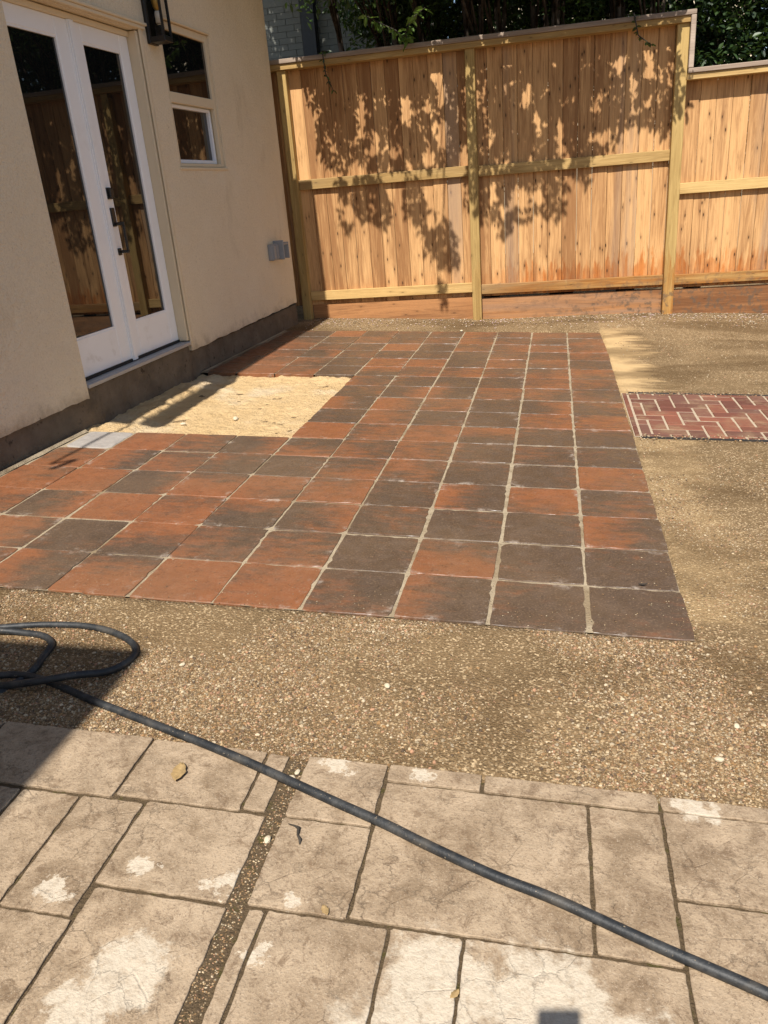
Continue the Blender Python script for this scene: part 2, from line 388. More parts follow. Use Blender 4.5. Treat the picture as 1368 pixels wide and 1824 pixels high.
def gz(x, y, bare=False):
    xc = max(-12, min(8, x)); yc = max(-15, min(26, y))
    z = pz(xc, yc) + .2 * ss((y - 13) / 6) * ss((x + 4) / 6) - .020
    z += .012 * nz(x, y, .9, 3) + .006 * nz(x, y, 3.1, 9)
    if bare: return z
    if -10.4 < x < -.07 and .07 < y < 16.93: z -= .14
    if y < -2.32 and -14 < x < 6: z -= .07
    if .12 < x < 9.9 and 6.78 < y < 9.72: z -= .1
    return z

# ------------------------------------------------------------------ ground
def lin(a, b, n): return [a + (b - a) * i / n for i in range(n + 1)]
xs = [-2500, -600, -150, -50, -25, -16] + lin(-12, 10, 220) + [14, 25, 50, 150, 600, 2500]
ys = [-2500, -600, -150, -50, -22, -14] + lin(-10, 21, 310) + [24, 30, 50, 150, 600, 2500]
g = MB(); g.v = [(x, y, gz(x, y)) for y in ys for x in xs]; nx = len(xs)
g.f = [(j * nx + i, j * nx + i + 1, (j + 1) * nx + i + 1, (j + 1) * nx + i) for j in range(len(ys) - 1) for i in range(nx - 1)]
tag(g.build('ground', MT['ground'], smooth=True), 'bare brown gravelly soil of the yard', 'ground', kind='structure')

# sand pit where tiles were lifted
def wallx(y): return -9.95 + math.tan(rad(2)) * (y - 8)
s = MB(); sx = lin(-10.1, -5.97, 110); sy = lin(5.96, 11.04, 130); n = len(sx)
def sandz(x, y):
    z = pz(x, y) - .13 + .030 * nz(x, y, 1.3, 4) + .032 * nz(x, y, 4.2, 8) + .022 * nz(x, y, 9, 2) + .012 * nz(x, y, 19, 6)
    z += .10 * ss((-9.15 - x) / .6) * (1 - ss((y - 9.6) / 1.4)) + .09 * ss((y - 10.62) / .34) * max(0, .75 + .6 * nz(x, 0, 2.2, 5))
    z += .05 * math.exp(-((x + 9.45 + .04 * (y - 8)) / .13) ** 2)
    return z
s.v = [(x, y, sandz(x, y)) for y in sy for x in sx]
s.f = [(j * n + i, j * n + i + 1, (j + 1) * n + i + 1, (j + 1) * n + i) for j in range(len(sy) - 1) for i in range(n - 1)]
tag(s.build('sand_bed', MT['sand'], smooth=True), 'patch of loose yellow sand where patio tiles are missing below the doors', 'sand', kind='structure')

# ------------------------------------------------------------------ tiled patio
TY, TX = math.atan(.0486), math.atan(-.0042)
g = MB()
def sheet(x0, x1, y0, y1, dz):
    g.quad(*[(x, y, pz(x, y) + dz) for x, y in ((x0, y0), (x1, y0), (x1, y1), (x0, y1))])
for r in ((-10.25, -.008, .004, 5.98), (-5.98, -.01, 5.98, 11.02), (-9.98, -.01, 11.02, 16.98)): sheet(*r, -.013)
patio = tag(g.build('tile_patio', MT['grout']), 'square terracotta tile patio in pale grout beside the house', 'patio', kind='structure')
def tile_mesh(seed):
    rr_ = random.Random(seed); me = bpy.data.meshes.new('tile'); n_ = 10; pts = []
    for a_, b_ in (((-.5, -.5), (.5, -.5)), ((.5, -.5), (.5, .5)), ((.5, .5), (-.5, .5)), ((-.5, .5), (-.5, -.5))):
        for i_ in range(n_):
            t = i_ / n_; x, y = a_[0] + (b_[0] - a_[0]) * t, a_[1] + (b_[1] - a_[1]) * t
            k_ = rr_.uniform(-.002, .006) + (rr_.uniform(.008, .026) if rr_.random() < .07 else 0) + (.010 if i_ == 0 else 0)
            L_ = max(abs(x), abs(y)); pts.append((x * (1 - 2 * k_), y * (1 - 2 * k_)))
    N_ = len(pts); v = []
    for z_, q_ in ((-.10, 1.0), (-.010, 1.0), (-.003, .994), (0, .987)): v += [(x * q_, y * q_, z_ + (rr_.uniform(-.002, .001) if q_ < 1 else 0)) for x, y in pts]
    f = [(L_ * N_ + i_, L_ * N_ + (i_ + 1) % N_, (L_ + 1) * N_ + (i_ + 1) % N_, (L_ + 1) * N_ + i_) for L_ in range(3) for i_ in range(N_)] + [tuple(3 * N_ + i_ for i_ in range(N_))]
    me.from_pydata(v, [], f); me.materials.append(MT['tile']); me.update(); return me
TM = [tile_mesh(s_) for s_ in range(8)]
# redness per tile, columns counted from the free edge, rows from the near edge; letters = side that is redder
ROWS = ["10 15 28l 24 80 95 66b 42l 55 50", "08 08 60b 12 45 40 50t 05 65l 60", "45l 10 12 25 40r 35t 65 85 30r 50", "30 65 34l 20 60 65 72b 20r 85 70",
        "70 10 12 45 45 10 30 55 52l 60", "12 30 25 50 40 36b 28r 50 78 xx", "20 12 42t 70 50 88", "55 58 10 10 55 15", "30 38r 15 55 66l 42l", "30 40 50 24l 32r 26", "40 50 15 10 20 42",
        "50 45 30 50 40 40t 15 50 70 60", "15 45 50 12 60 65 15 40 60 55", "45 25 40 20 15 20 35 20r 45 60", "45 50 50 45 15 88 20 30 60 50", "50 30 35 55 35 30 50 15 35 45", "45 50 35 50 25 20 30 85 15 40"]
GAP = [0, .034, .034, .032, .026, .018, .014, .020, .020, .02, 0]
def put_tile(c, r, code):
    x1 = -c - (GAP[c] / 2 if c else 0); x0 = -(c + 1) + GAP[c + 1] / 2
    if c == 9: x0 = max(-10.02, wallx(r + .5) + .10)
    rg = .022 if c < 5 else .016
    if c == 0: rg = .014
    y0 = r + (rg / 2 if r else 0); y1 = r + 1 - (rg / 2 if r < 16 else 0)
    o = bpy.data.objects.new('tile', R.choice(TM)); col.objects.link(o); o.parent = patio
    cx, cy = (x0 + x1) / 2 + R.uniform(-.009, .009), (y0 + y1) / 2 + R.uniform(-.009, .009)
    o.location = (cx * U, cy * U, (pz(cx, cy) + R.uniform(-.007, .006)) * U)
    o.scale = ((x1 - x0) * U, (y1 - y0) * U, U)
    o.rotation_euler = (TX + R.uniform(-.006, .006), TY + R.uniform(-.006, .006), R.uniform(-.008, .008))
    v = int(code[:2]) / 100; gx = gy = .5; a = .34
    d = code[2:]
    if d == 'l': gx -= a
    if d == 'r': gx += a
    if d == 't': gy += a
    if d == 'b': gy -= a
    if not d: gx += R.uniform(-.14, .14); gy += R.uniform(-.14, .14)
    o.color = (.04 + v * .98, gx, gy, 1)
for r, row in enumerate(ROWS):
    for c, code in enumerate(row.split()):
        if code != 'xx': put_tile(c, r, code)

# pale broken slab in place of one tile
def slabpiece(name, x0, x1, y0, y1, z0, z1, mat, parent, jag=.012, bev=.02, step=.12, seed=0, corner=.03):
    pts = []
    def side(a, b):
        L = math.hypot(b[0] - a[0], b[1] - a[1]); n = max(2, int(L / step))
        for i in range(n):
            t = i / n; pts.append([a[0] + (b[0] - a[0]) * t, a[1] + (b[1] - a[1]) * t])
    c = min(corner, (x1 - x0) * .2, (y1 - y0) * .2)
    side((x0 + c, y0), (x1 - c, y0)); side((x1 - c, y0), (x1, y0 + c)); side((x1, y0 + c), (x1, y1 - c)); side((x1, y1 - c), (x1 - c, y1))
    side((x1 - c, y1), (x0 + c, y1)); side((x0 + c, y1), (x0, y1 - c)); side((x0, y1 - c), (x0, y0 + c)); side((x0, y0 + c), (x0 + c, y0))
    rr = random.Random(seed); cx, cy = (x0 + x1) / 2, (y0 + y1) / 2
    for p in pts: p[0] += rr.uniform(-jag, jag); p[1] += rr.uniform(-jag, jag)
    b = MB(); n = len(pts)
    def ins(p, k):
        return (p[0] + max(-k, min(k, (cx - p[0]) * 9)), p[1] + max(-k, min(k, (cy - p[1]) * 9)))
    for dz, k in ((z0, 0), (z1 - bev, 0), (z1 - bev * .3, bev * .5), (z1, bev * 1.4)):
        for p in pts:
            q = ins(p, k); b.v.append((q[0], q[1], pz(*q) + dz))
    for L in range(3):
        for j in range(n): b.f.append((L * n + j, L * n + (j + 1) % n, (L + 1) * n + (j + 1) % n, (L + 1) * n + j))
    b.f.append(tuple(3 * n + j for j in range(n)))
    return b.build(name, mat, parent, (cx, cy, pz(cx, cy)))
k = M('pale_stone', .85, .3); gg = k.pos(); k.base(k.mix(k.noise(gg, 18, 7, .7), (.17, .15, .135), (.40, .365, .325))); k.bump(k.noise(gg, 40, 6), .5, .006)
slabpiece('replacement_stone', -9.92, -9.03, 5.02, 5.95, -.1, .004, k.m, patio, .015, .02, seed=3, corner=.08)
# mortar smear between patio and foundation
g = MB()
yy = lin(2.0, 5.9, 26) ; L = [(wallx(y) + .02, y) for y in yy]; Rr = [(wallx(y) + .06 + .05 * nz(y, 0, 2.1, 3), y) for y in yy]
for i in range(len(yy) - 1): g.quad(*[(x, y, pz(x, y) + h) for (x, y), h in ((L[i], .05), (Rr[i], .006), (Rr[i + 1], .006), (L[i + 1], .05))])
yy = lin(11.05, 16.9, 40); L = [(wallx(y) - .02, y) for y in yy]; Rr = [(wallx(y) + .05 + .07 * nz(y, 0, 1.9, 7), y) for y in yy]
for i in range(len(yy) - 1): g.quad(*[(x, y, pz(x, y) + h) for (x, y), h in ((L[i], .02), (Rr[i], .004), (Rr[i + 1], .004), (L[i + 1], .02))])
g.build('mortar_fillet', MT['grout'], patio)

# ------------------------------------------------------------------ stamped concrete slab in front
g = MB(); sheet(-13.9, 5.9, -14, -2.30, -.012)
slab = tag(g.build('concrete_patio', MT['dirt']), 'tan stamped concrete slab with dirt filled joints under the hose', 'patio', kind='structure')
q = .012
BL = [(-5.92, -4.55, -2.93, -2.24), (-4.55, -3.56, -2.90, -2.25), (-3.56, -3.37, -2.88, -2.27), (-7.6, -5.92, -2.94, -2.25), (-9.6, -7.6, -2.95, -2.25),
      (-6.4, -5.28, -3.80, -2.95), (-5.28, -4.79, -3.93, -2.94), (-4.79, -4.28, -3.93, -2.93), (-4.28, -3.345, -3.67, -2.90), (-4.25, -3.33, -4.9, -3.68), (-5.3, -4.25, -5.0, -3.93),
      (-6.4, -5.3, -5.0, -3.8), (-8.0, -6.4, -4.2, -2.95), (-9.6, -8.0, -4.2, -2.95), (-9.6, -6.4, -5.6, -4.2),
      (-3.235, -2.585, -2.89, -2.24), (-3.235, -2.575, -3.655, -2.89), (-2.585, -1.86, -2.42, -2.235), (-1.86, -.60, -2.415, -2.235), (-2.575, -1.10, -3.64, -2.42), (-1.10, -.60, -3.63, -2.415),
      (-.60, .9, -2.39, -2.24), (-.60, .62, -3.15, -2.39), (-.60, .62, -4.2, -3.15), (.9, 2.6, -2.6, -2.24), (.62, 1.9, -3.4, -2.6), (.62, 1.9, -4.4, -3.4), (1.9, 3.4, -4.0, -2.6), (3.4, 5.4, -4.0, -2.24),
      (-3.21, -3.09, -4.9, -3.665), (-3.09, -2.31, -4.9, -3.655), (-2.31, -1.86, -4.9, -3.645), (-1.86, -.60, -4.9, -3.635), (-.6, .62, -5.0, -4.2), (.62, 1.9, -5.4, -4.4), (1.9, 5.4, -5.4, -4.0)]
yb = -4.9
rr = random.Random(5)
for row in range(4):
    x = -9.6; y1 = (-5.6, -6.9, -8.2, -9.7)[row]; y0 = (-6.9, -8.2, -9.7, -11.2)[row]
    while x < 5.4:
        w = rr.choice((1.0, 1.5, 2.0)); BL.append((x, min(x + w, 5.4), y0, y1)); x += w
for a, b_ in ((-5.3, -4.25), (-4.25, -3.33)): BL.append((a, b_, -5.6, -5.0 if a < -5 else -4.9))
for a, b_ in ((-6.4, -5.3), (-3.21, -1.86), (-1.86, -.6), (-.6, .62), (.62, 5.4)): BL.append((a, b_, -5.6, -5.4 if a > .6 else (-5.0 if a < -6 or a == -.6 else -4.9)))
for i, (x0, x1, y0, y1) in enumerate(BL):
    slabpiece('stone', x0 + q, x1 - q, y0 + q, y1 - (q if y1 < -2.3 else 0), -.10, .006 + R.uniform(-.004, .004), MT['slab'], slab, .005, .005, .05, i, .012)

# ------------------------------------------------------------------ brick path
X0, X1, Y0, Y1 = .14, 9.9, 6.74, 9.80; a = .306
g = MB(); sheet(.02, X1, Y0 - .02, Y1 + .02, -.013)
path = tag(g.build('brick_path', MT['mortar']), 'red herringbone brick path in pale mortar leaving the tiles', 'path', kind='structure')
def brick(x0, x1, y0, y1, dz=0):
    x0, x1, y0, y1 = max(x0, X0), min(x1, X1), max(y0, Y0), min(y1, Y1)
    if x1 - x0 < .07 or y1 - y0 < .07: return
    b = MB(); w = .017; b.box(x0 + w, x1 - w, y0 + w * .9, y1 - w * .9, -.1, -.002 + R.uniform(-.007, .006), lambda x, y, z: (x, y, pz(x, y) + z))
    b.build('brick', MT['brick'], path, ((x0 + x1) / 2, (y0 + y1) / 2, pz((x0 + x1) / 2, (y0 + y1) / 2)), bevel=.012)
for i in range(-1, int((X1 - X0) / a) + 2):
    for j in range(-2, int((Y1 - Y0) / a) + 2):
        kk = (i - j) % 4; x, y = X0 + (i - .35) * a, Y0 + (j - .5) * a
        if kk == 0: brick(x, x + 2 * a, y, y + a)
        if kk == 3: brick(x, x + a, y, y + 2 * a)
X0 = .03
for j in range(5):
    b = MB(); b.box(.035, .115, Y0 + j * .61 + .02, Y0 + (j + 1) * .61 - .02, -.1, .004, lambda x, y, z: (x, y, pz(x, y) + z)); b.build('brick', MT['brick'], path, (.08, Y0 + j * .61 + .3, pz(0, 7)), bevel=.01)
for y in (Y0 - .075, Y1 + .02):
    b = MB(); xx = lin(.16, X1, 40)
    for i in range(40):
        w0, w1 = .012 * nz(xx[i], y, 1.3), .012 * nz(xx[i + 1], y, 1.3)
        P = [(xx[i], y + w0), (xx[i + 1], y + w1), (xx[i + 1], y + w1 + .055), (xx[i], y + w0 + .055)]
        b.hexa([(u, v, pz(u, v) - .1) for u, v in P] + [(u, v, pz(u, v) + .004) for u, v in P])
    b.build('edging', MT['edging'], path, (.16, y, pz(.16, y)))

# ------------------------------------------------------------------ house
A2 = rad(2.0); WD = Vector((math.sin(A2), math.cos(A2), 0)); WN = Vector((math.cos(A2), -math.sin(A2), 0)); P0 = Vector((-9.95, 8, 0))
def H(s_, d, z): p = P0 + WD * (s_ - 8) + WN * d; return (p.x, p.y, z)
house = tag(empty('house', H(8, -3, .45)), 'beige stucco house wall with white glazed doors, small window and dark foundation', 'house')
TOP = 10.0; SB = 1.03
w = MB()
def wq(s0, s1, z0, z1): w.quad(H(s0, 0, z0), H(s1, 0, z0), H(s1, 0, z1), H(s0, 0, z1))
SS = [-8.8, 6.27, 10.65, 11.55, 14.15, 18.25]; ZZ = [1.25, 5.1, 7.72, 8.1, TOP]
for i in range(5):
    for j in range(4):
        if i == 1 and j < 2: continue
        if i == 3 and j in (1, 2): continue
        wq(SS[i], SS[i + 1], ZZ[j], ZZ[j + 1])
for s0, s1 in ((-8.8, 6.27), (10.65, 18.25)):          # ragged lower stucco edge
    n = int((s1 - s0) / .11); e = [s0 + (s1 - s0) * i / n for i in range(n + 1)]; zz = [SB + .02 * (x > 9) * (x - 9) * .3 + .025 * nz(x, 0, 3.5, 2) + .012 * nz(x, 0, 9, 4) for x in e]
    for i in range(n):
        w.quad(H(e[i], 0, zz[i]), H(e[i + 1], 0, zz[i + 1]), H(e[i + 1], 0, 1.25), H(e[i], 0, 1.25))
        w.quad(H(e[i], -.12, zz[i] + .01), H(e[i + 1], -.12, zz[i + 1] + .01), H(e[i + 1], 0, zz[i + 1]), H(e[i], 0, zz[i]))
pr = (18.25, 0)                                          # rounded corner and end wall
for t in range(1, 7):
    an = rad(15 * t); nx_ = (18.25 + .2 * math.sin(an), -.2 + .2 * math.cos(an)); w.quad(H(*pr, SB + .06), H(*nx_, SB + .06), H(*nx_, TOP), H(*pr, TOP)); pr = nx_
w.quad(H(18.45, -.2, SB), H(18.45, -14, SB), H(18.45, -14, TOP), H(18.45, -.2, TOP))
w.quad(H(-8.8, -14, TOP), H(-8.8, 0, TOP), H(18.45, 0, TOP), H(18.45, -14, TOP))
for sa, z0, z1 in ((6.27, SB - .03, 7.72), (10.65, SB + .02, 7.72), (11.55, 5.1, 8.1), (14.15, 5.1, 8.1)):
    w.quad(H(sa, 0, z0), H(sa, 0, z1), H(sa, -.5, z1), H(sa, -.5, z0))
w.quad(H(6.27, 0, 7.72), H(10.65, 0, 7.72), H(10.65, -.5, 7.72), H(6.27, -.5, 7.72))
for z in (5.1, 8.1): w.quad(H(11.55, 0, z), H(14.15, 0, z), H(14.15, -.5, z), H(11.55, -.5, z))
w.build('wall', MT['stucco'], house)
f = MB()
n = 120; e = lin(-8.8, 18.42, n)
def fd(s_, z): return -.09 + .022 * nz(s_, z, 1.7, 6) + .012 * nz(s_, z * 3, 5, 1) + (.05 if 6.4 < s_ < 10.5 else 0)
zl = [-.3, .1, .35, .6, .85, 1.0, 1.12, 1.21]
for i in range(n):
    for j in range(len(zl) - 1):
        if zl[j] > .99 and not (6.3 < e[i] < 10.6): continue
        f.quad(*[H(s_, fd(s_, z), z) for s_, z in ((e[i], zl[j]), (e[i + 1], zl[j]), (e[i + 1], zl[j + 1]), (e[i], zl[j + 1]))])
f.quad(H(18.42, -.09, -.3), H(18.42, -14, -.3), H(18.42, -14, 1.1), H(18.42, -.09, 1.1))
f.quad(H(6.27, -.14, 1.205), H(10.65, -.14, 1.205), H(10.65, -.5, 1.205), H(6.27, -.5, 1.205))
f.build('foundation', MT['found'], house)
# door set: recessed 0.23 behind the wall face
DR = -.235
b = MB(); b.box(6.29, 6.40, DR - .2, DR + .05, 1.3, 7.70, H); b.box(10.53, 10.64, DR - .2, -.02, 1.3, 7.70, H); b.box(6.40, 10.53, DR - .2, DR + .05, 7.60, 7.70, H)
b.build('door_frame', MT['trim'], house, bevel=.01)
b = MB(); b.box(10.60, 10.72, -.005, .035, 1.25, 7.82, H); b.build('door_casing', MT['trim'], house, bevel=.012)
b = MB(); b.box(5.9, 10.80, -.01, .07, 7.73, 7.80, H); b.box(5.9, 10.86, -.01, .10, 7.80, 7.86, H); b.build('head_moulding', MT['trim'], house, bevel=.012)
b = MB(); b.box(6.30, 10.62, -.42, .0, 1.21, 1.275, H); b.box(6.30, 10.62, -.01, .025, 1.19, 1.265, H); b.build('threshold', MT['alu'], house, bevel=.01)
b = MB(); b.box(6.40, 10.52, DR - .1, DR + .02, 1.276, 1.335, H); b.build('door_sweep', MT['rubber'], house)
def leaf(s0, s1, g0, g1):
    b = MB(); d0, d1 = DR - .13, DR; zb, zt, gb, gt = 1.335, 7.60, 2.06, 7.28
    b.box(s0, g0, d0, d1, zb, zt, H); b.box(g1, s1, d0, d1, zb, zt, H); b.box(g0 + .001, g1 - .001, d0 + .002, d1 - .002, zb, gb, H); b.box(g0 + .001, g1 - .001, d0 + .002, d1 - .002, gt, zt, H)
    lf = b.build('door_leaf', MT['white'], house, bevel=.012)
    b = MB(); b.box(g0 - .01, g1 + .01, DR - .085, DR - .045, gb - .01, gt + .01, H); b.build('pane', MT['glass'], lf)
    b = MB()
    for x0, x1, z0, z1 in ((g0, g0 + .03, gb, gt), (g1 - .03, g1, gb, gt), (g0 + .03, g1 - .03, gb, gb + .03), (g0 + .03, g1 - .03, gt - .03, gt)): b.box(x0, x1, DR - .045, DR - .012, z0, z1, H)
    b.build('glazing_bead', MT['white'], lf)
    return lf
LL = leaf(6.41, 8.42, 6.58, 7.98); RL = leaf(8.50, 10.52, 8.80, 10.19)
b = MB(); b.box(8.36, 8.56, DR - .02, DR + .035, 1.30, 7.60, H); b.box(8.39, 8.53, DR + .035, DR + .055, 1.30, 7.60, H); b.build('astragal', MT['white'], house, bevel=.02, segs=2)
hs = 8.67
b = MB(); b.box(hs - .10, hs + .10, DR, DR + .04, 4.50, 4.72, H); b.box(hs - .07, hs + .07, DR + .04, DR + .10, 4.52, 4.70, H); b.build('deadbolt', MT['black'], RL, bevel=.015)
b = MB(); b.box(hs - .07, hs + .07, DR, DR + .04, 3.98, 4.34, H); b.box(hs - .06, hs + .06, DR, DR + .035, 3.42, 3.56, H)
b.box(hs - .03, hs + .03, DR + .04, DR + .24, 4.00, 4.06, H); b.box(hs - .03, hs + .03, DR + .19, DR + .24, 3.52, 4.00, H); b.box(hs - .03, hs + .03, DR + .035, DR + .24, 3.46, 3.52, H)
b.build('pull_handle', MT['black'], RL, bevel=.012)
# window
b = MB(); s0, s1, z0, z1 = 11.56, 14.14, 5.11, 8.09
for r in ((s0, s0 + .16, z0, z1), (s1 - .16, s1, z0, z1), (s0 + .16, s1 - .16, z1 - .16, z1), (s0 + .16, s1 - .16, z0, z0 + .08), (s0 + .16, s1 - .16, 6.46, 6.68)): b.box(r[0], r[1], -.14, -.045, r[2], r[3], H)
b.box(s0 - .05, s1 + .05, -.005, .03, z0 - .07, z0 - .01, H); b.box(s0 - .05, s1 + .05, -.005, .025, z1 + .005, z1 + .055, H)
wf = b.build('window_frame', MT['trim'], house, bevel=.01)
b = MB(); b.box(s0 + .15, s1 - .15, -.12, -.10, 6.67, 7.94, H); b.build('pane', MT['glass'], wf)
b = MB()
for r in ((s0 + .161, s0 + .25, 5.20, 6.455), (s1 - .25, s1 - .161, 5.20, 6.455), (s0 + .25, s1 - .25, 5.20, 5.28), (s0 + .25, s1 - .25, 6.38, 6.455)): b.box(r[0], r[1], -.30, -.16, r[2], r[3], H)
b.build('lower_sash', MT['vinyl'], wf, bevel=.008)
b = MB(); b.box(s0 + .24, s1 - .24, -.26, -.24, 5.27, 6.39, H); b.build('pane', MT['glass'], wf)
# unseen eave set from its shadow; strip, arm and wing added as shadow casters
b = MB(); b.hexa([H(-.3, -1, 10.02), H(15.6, -1, 10.02), (-9.72, 15.45, 10.02), (-9.72, -.3, 10.02), H(-.3, -1, 10.25), H(15.6, -1, 10.25), (-9.72, 15.45, 10.25), (-9.72, -.3, 10.25)])
roof = b.build('eave', MT['roof'], house)
b = MB(); b.box(-9.60, -9.13, -.22, 15.45, 10.0, 10.3); b.build('caster_strip', MT['white'], roof, bevel=.03)  # unseen strip, added so the gap beside it lets a streak of sun through
b = MB(); b.box(-9.72, -9.60, 3.4, 15.4, 10.03, 10.2); b.build('caster_fill', MT['roof'], roof)  # added filler that closes the sun gap further along
for y in (.1, 1.2, 2.3):
    b = MB(); b.box(-9.73, -9.59, y, y + .03, 10.05, 10.12); b.build('caster_strap', MT['black'], roof)
b = MB(); b.tube([(-9.70, -.2, 10.1), (-9.71, -.98, 10.1), (-9.79, -2.85, 10.1)], .035, 6); b.tube([(-9.79, -2.85, 10.1), (-9.55, -2.62, 10.12)], .035, 6); b.tube([(-9.50, -2.6, 10.12), (-9.62, -3.08, 10.1)], .06, 6)
b.build('caster_arm', MT['black'], roof)  # unseen arm of no known kind, added to cast the stick shadow
w = MB(); w.box(-14, -5.9, -26, -8.9, -.2, 10.0); w.build('caster_wall', MT['stucco'], house)
w = MB(); w.box(-14.5, -5.48, -27, -8.27, 10.02, 10.4); w.build('caster_roof', MT['roof'], roof)  # unseen roof corner added to cast the near left shadow on the ground

# wall lantern
lan = tag(empty('wall_lantern', H(11.13, 0, 7.6)), 'black metal box lantern on the stucco between door and window', 'wall lamp')
s0, s1, d0, d1, z0, z1 = 10.95, 11.32, .07, .42, 7.58, 9.2
b = MB(); b.box(10.94, 11.33, 0, .07, 7.5, 9.3, H); b.build('back_plate', MT['black'], lan, bevel=.01)
b = MB(); b.box(s0, s1, d0, d1, z0 - .06, z0 + .05, H); b.box(s0 + .1, s1 - .1, d0 + .1, d1 - .1, z0 + .05, z0 + .26, H); b.build('base', MT['black'], lan, bevel=.01)
b = MB(); b.box(s0, s1, d0, d1, z1, z1 + .1, H); b.build('lamp_top', MT['black'], lan, bevel=.01)
for sa in (s0, s1 - .045):
    for da in (d0, d1 - .045):
        b = MB(); b.box(sa, sa + .045, da, da + .045, z0 + .05, z1, H); b.build('frame_bar', MT['black'], lan)
for r in ((s0 + .045, s1 - .045, d1 - .03, d1 - .02), (s0 + .02, s0 + .03, d0 + .045, d1 - .045), (s1 - .03, s1 - .02, d0 + .045, d1 - .045)):
    b = MB(); b.box(*r, z0 + .05, z1, H); b.build('lantern_pane', MT['lens'], lan)
b = MB(); c_ = H(11.13, .25, 0); b.tube([(c_[0], c_[1], 7.88), (c_[0], c_[1], 8.06), (c_[0], c_[1], 8.1)], [.07, .07, .06], 10); b.build('socket', MT['lampw'], lan, smooth=True)
b = MB(); b.tube([(c_[0], c_[1], z) for z in (8.1, 8.18, 8.3, 8.42, 8.5)], [.04, .085, .10, .06, .02], 10); b.build('bulb', MT['brass'], lan, smooth=True)

# outdoor socket box
ob = tag(empty('outlet_box', H(16.6, 0, 2.8)), 'grey weatherproof outlet box with its cover flipped open on the stucco', 'outlet box')
b = MB(); b.box(16.30, 16.75, 0, .16, 2.56, 3.02, H); b.build('box', MT['grey'], ob, bevel=.02)
b = MB(); b.box(16.33, 16.50, .16, .20, 2.60, 2.98, H); b.box(16.55, 16.72, .16, .20, 2.60, 2.98, H); b.build('face_plate', MT['grey'], ob, bevel=.01)
b = MB(); b.box(16.78, 16.84, 0, .32, 2.55, 3.10, H); b.box(16.84, 17.14, .0, .05, 2.62, 3.0, H); b.build('hinged_cover', MT['grey'], ob, bevel=.012)
b = MB(); b.box(17.16, 17.21, 0, .34, 2.56, 3.03, H); b.box(16.84, 17.16, .30, .33, 2.96, 3.02, H); b.build('cover_flap', MT['grey'], ob, bevel=.01)

# ------------------------------------------------------------------ fences
YB = 19.56                                              # front plane of the boards
def pick_mesh(wd, z0, z1, name='picket', th=.05):
    me = bpy.data.meshes.new(name); b = MB(); b.box(-wd / 2, wd / 2, 0, th, z0, z1); e_ = .006
    me.from_pydata([(x * U, y * U, z * U) for x, y, z in b.v], [], b.f); me.materials.append(MT['cedar']); me.update(); return me
def pickets(parent, xa, xb, z0, z1):
    x = xa; ms = {}
    while x < xb - .1:
        wd = R.choice((.425, .44, .44, .455)); wd = min(wd, xb - x)
        key = round(wd, 3)
        if key not in ms: ms[key] = pick_mesh(wd - .008, z0, z1)
        o = bpy.data.objects.new('picket', ms[key]); col.objects.link(o); o.parent = parent
        po = parent['_o']; o.location = ((x + wd / 2 - po[0]) * U, (YB + R.uniform(0, .018) - po[1]) * U, -po[2] * U)
        o.rotation_euler = (R.uniform(-.002, .002), 0, R.uniform(-.02, .02))
        bv = o.modifiers.new('bevel', 'BEVEL'); bv.width = .003; bv.segments = 1
        x += wd
def post(parent, x0, x1, zt, zb=-.4):
    b = MB(); b.box(x0, x1, YB - .285, YB - .004, zb, zt); b.build('post', MT['pine'], parent, ((x0 + x1) / 2, YB - .14, zb), bevel=.012)
def rail(parent, x0, x1, z0, z1, mat='pineh', y0=-.125, name='rail', tilt=0):
    b = MB(); b.hexa([(x0, YB + y0, z0), (x1, YB + y0, z0 + tilt), (x1, YB - .003, z0 + tilt), (x0, YB - .003, z0), (x0, YB + y0, z1), (x1, YB + y0, z1 + tilt), (x1, YB - .003, z1 + tilt), (x0, YB - .003, z1)])
    return b.build(name, MT[mat], parent, ((x0 + x1) / 2, YB, z0), bevel=.01)
tall = tag(empty('wooden_fence', (-3.8, YB, .1)), 'tall new cedar board fence with dappled leaf shade behind the patio', 'fence')
pickets(tall, -11.2, 2.22, .80, 7.98)
for x0, x1 in ((-9.73, -9.45), (-3.965, -3.68), (1.92, 2.235)): post(tall, x0, x1, 7.86)
for x0, x1, dz in ((-9.445, -3.97, 0.02), (-3.675, 1.915, -.02)):
    rail(tall, x0, x1, 4.43 + dz, 4.73 + dz); rail(tall, x0, x1, .92 + dz * 2, 1.22 + dz * 2)
    b = MB(); b.box(x0, x1, YB + .002, YB + .05, -.2, .78 + dz * 2); b.build('kick_board', MT['kick'], tall, (x0, YB, .2), bevel=.01)
rail(tall, -11.2, 2.24, 7.86, 8.02, 'pineh', -.37, 'top_rail')
b = MB(); b.box(-11.2, 2.38, YB - .42, YB + .16, 8.022, 8.15); b.build('cap_board', MT['cap'], tall, (-3.7, YB, 8.02), bevel=.015)
b = MB(); b.box(2.245, 2.38, YB - .42, YB + .16, 6.74, 8.02); b.build('cap_board', MT['cap'], tall, (2.3, YB, 6.7), bevel=.015)
low = tag(empty('wooden_fence', (4.5, YB, 0)), 'lower cedar board fence in full sun stepping down beside the tall one', 'fence')
pickets(low, 2.225, 11.5, .76, 6.60)
for x0, x1 in ((7.9, 8.2),): post(low, x0, x1, 6.4)
for x0, x1 in ((2.24, 7.895), (8.205, 11.5)):
    rail(low, x0, x1, 3.47, 3.77); rail(low, x0, x1, .86, 1.16)
    b = MB(); b.box(x0, x1, YB + .002, YB + .05, -.4, .72); b.build('kick_board', MT['kick'], low, (x0, YB, .2), bevel=.01)
rail(low, 2.24, 11.5, 6.45, 6.61, 'pineh', -.37, 'top_rail')
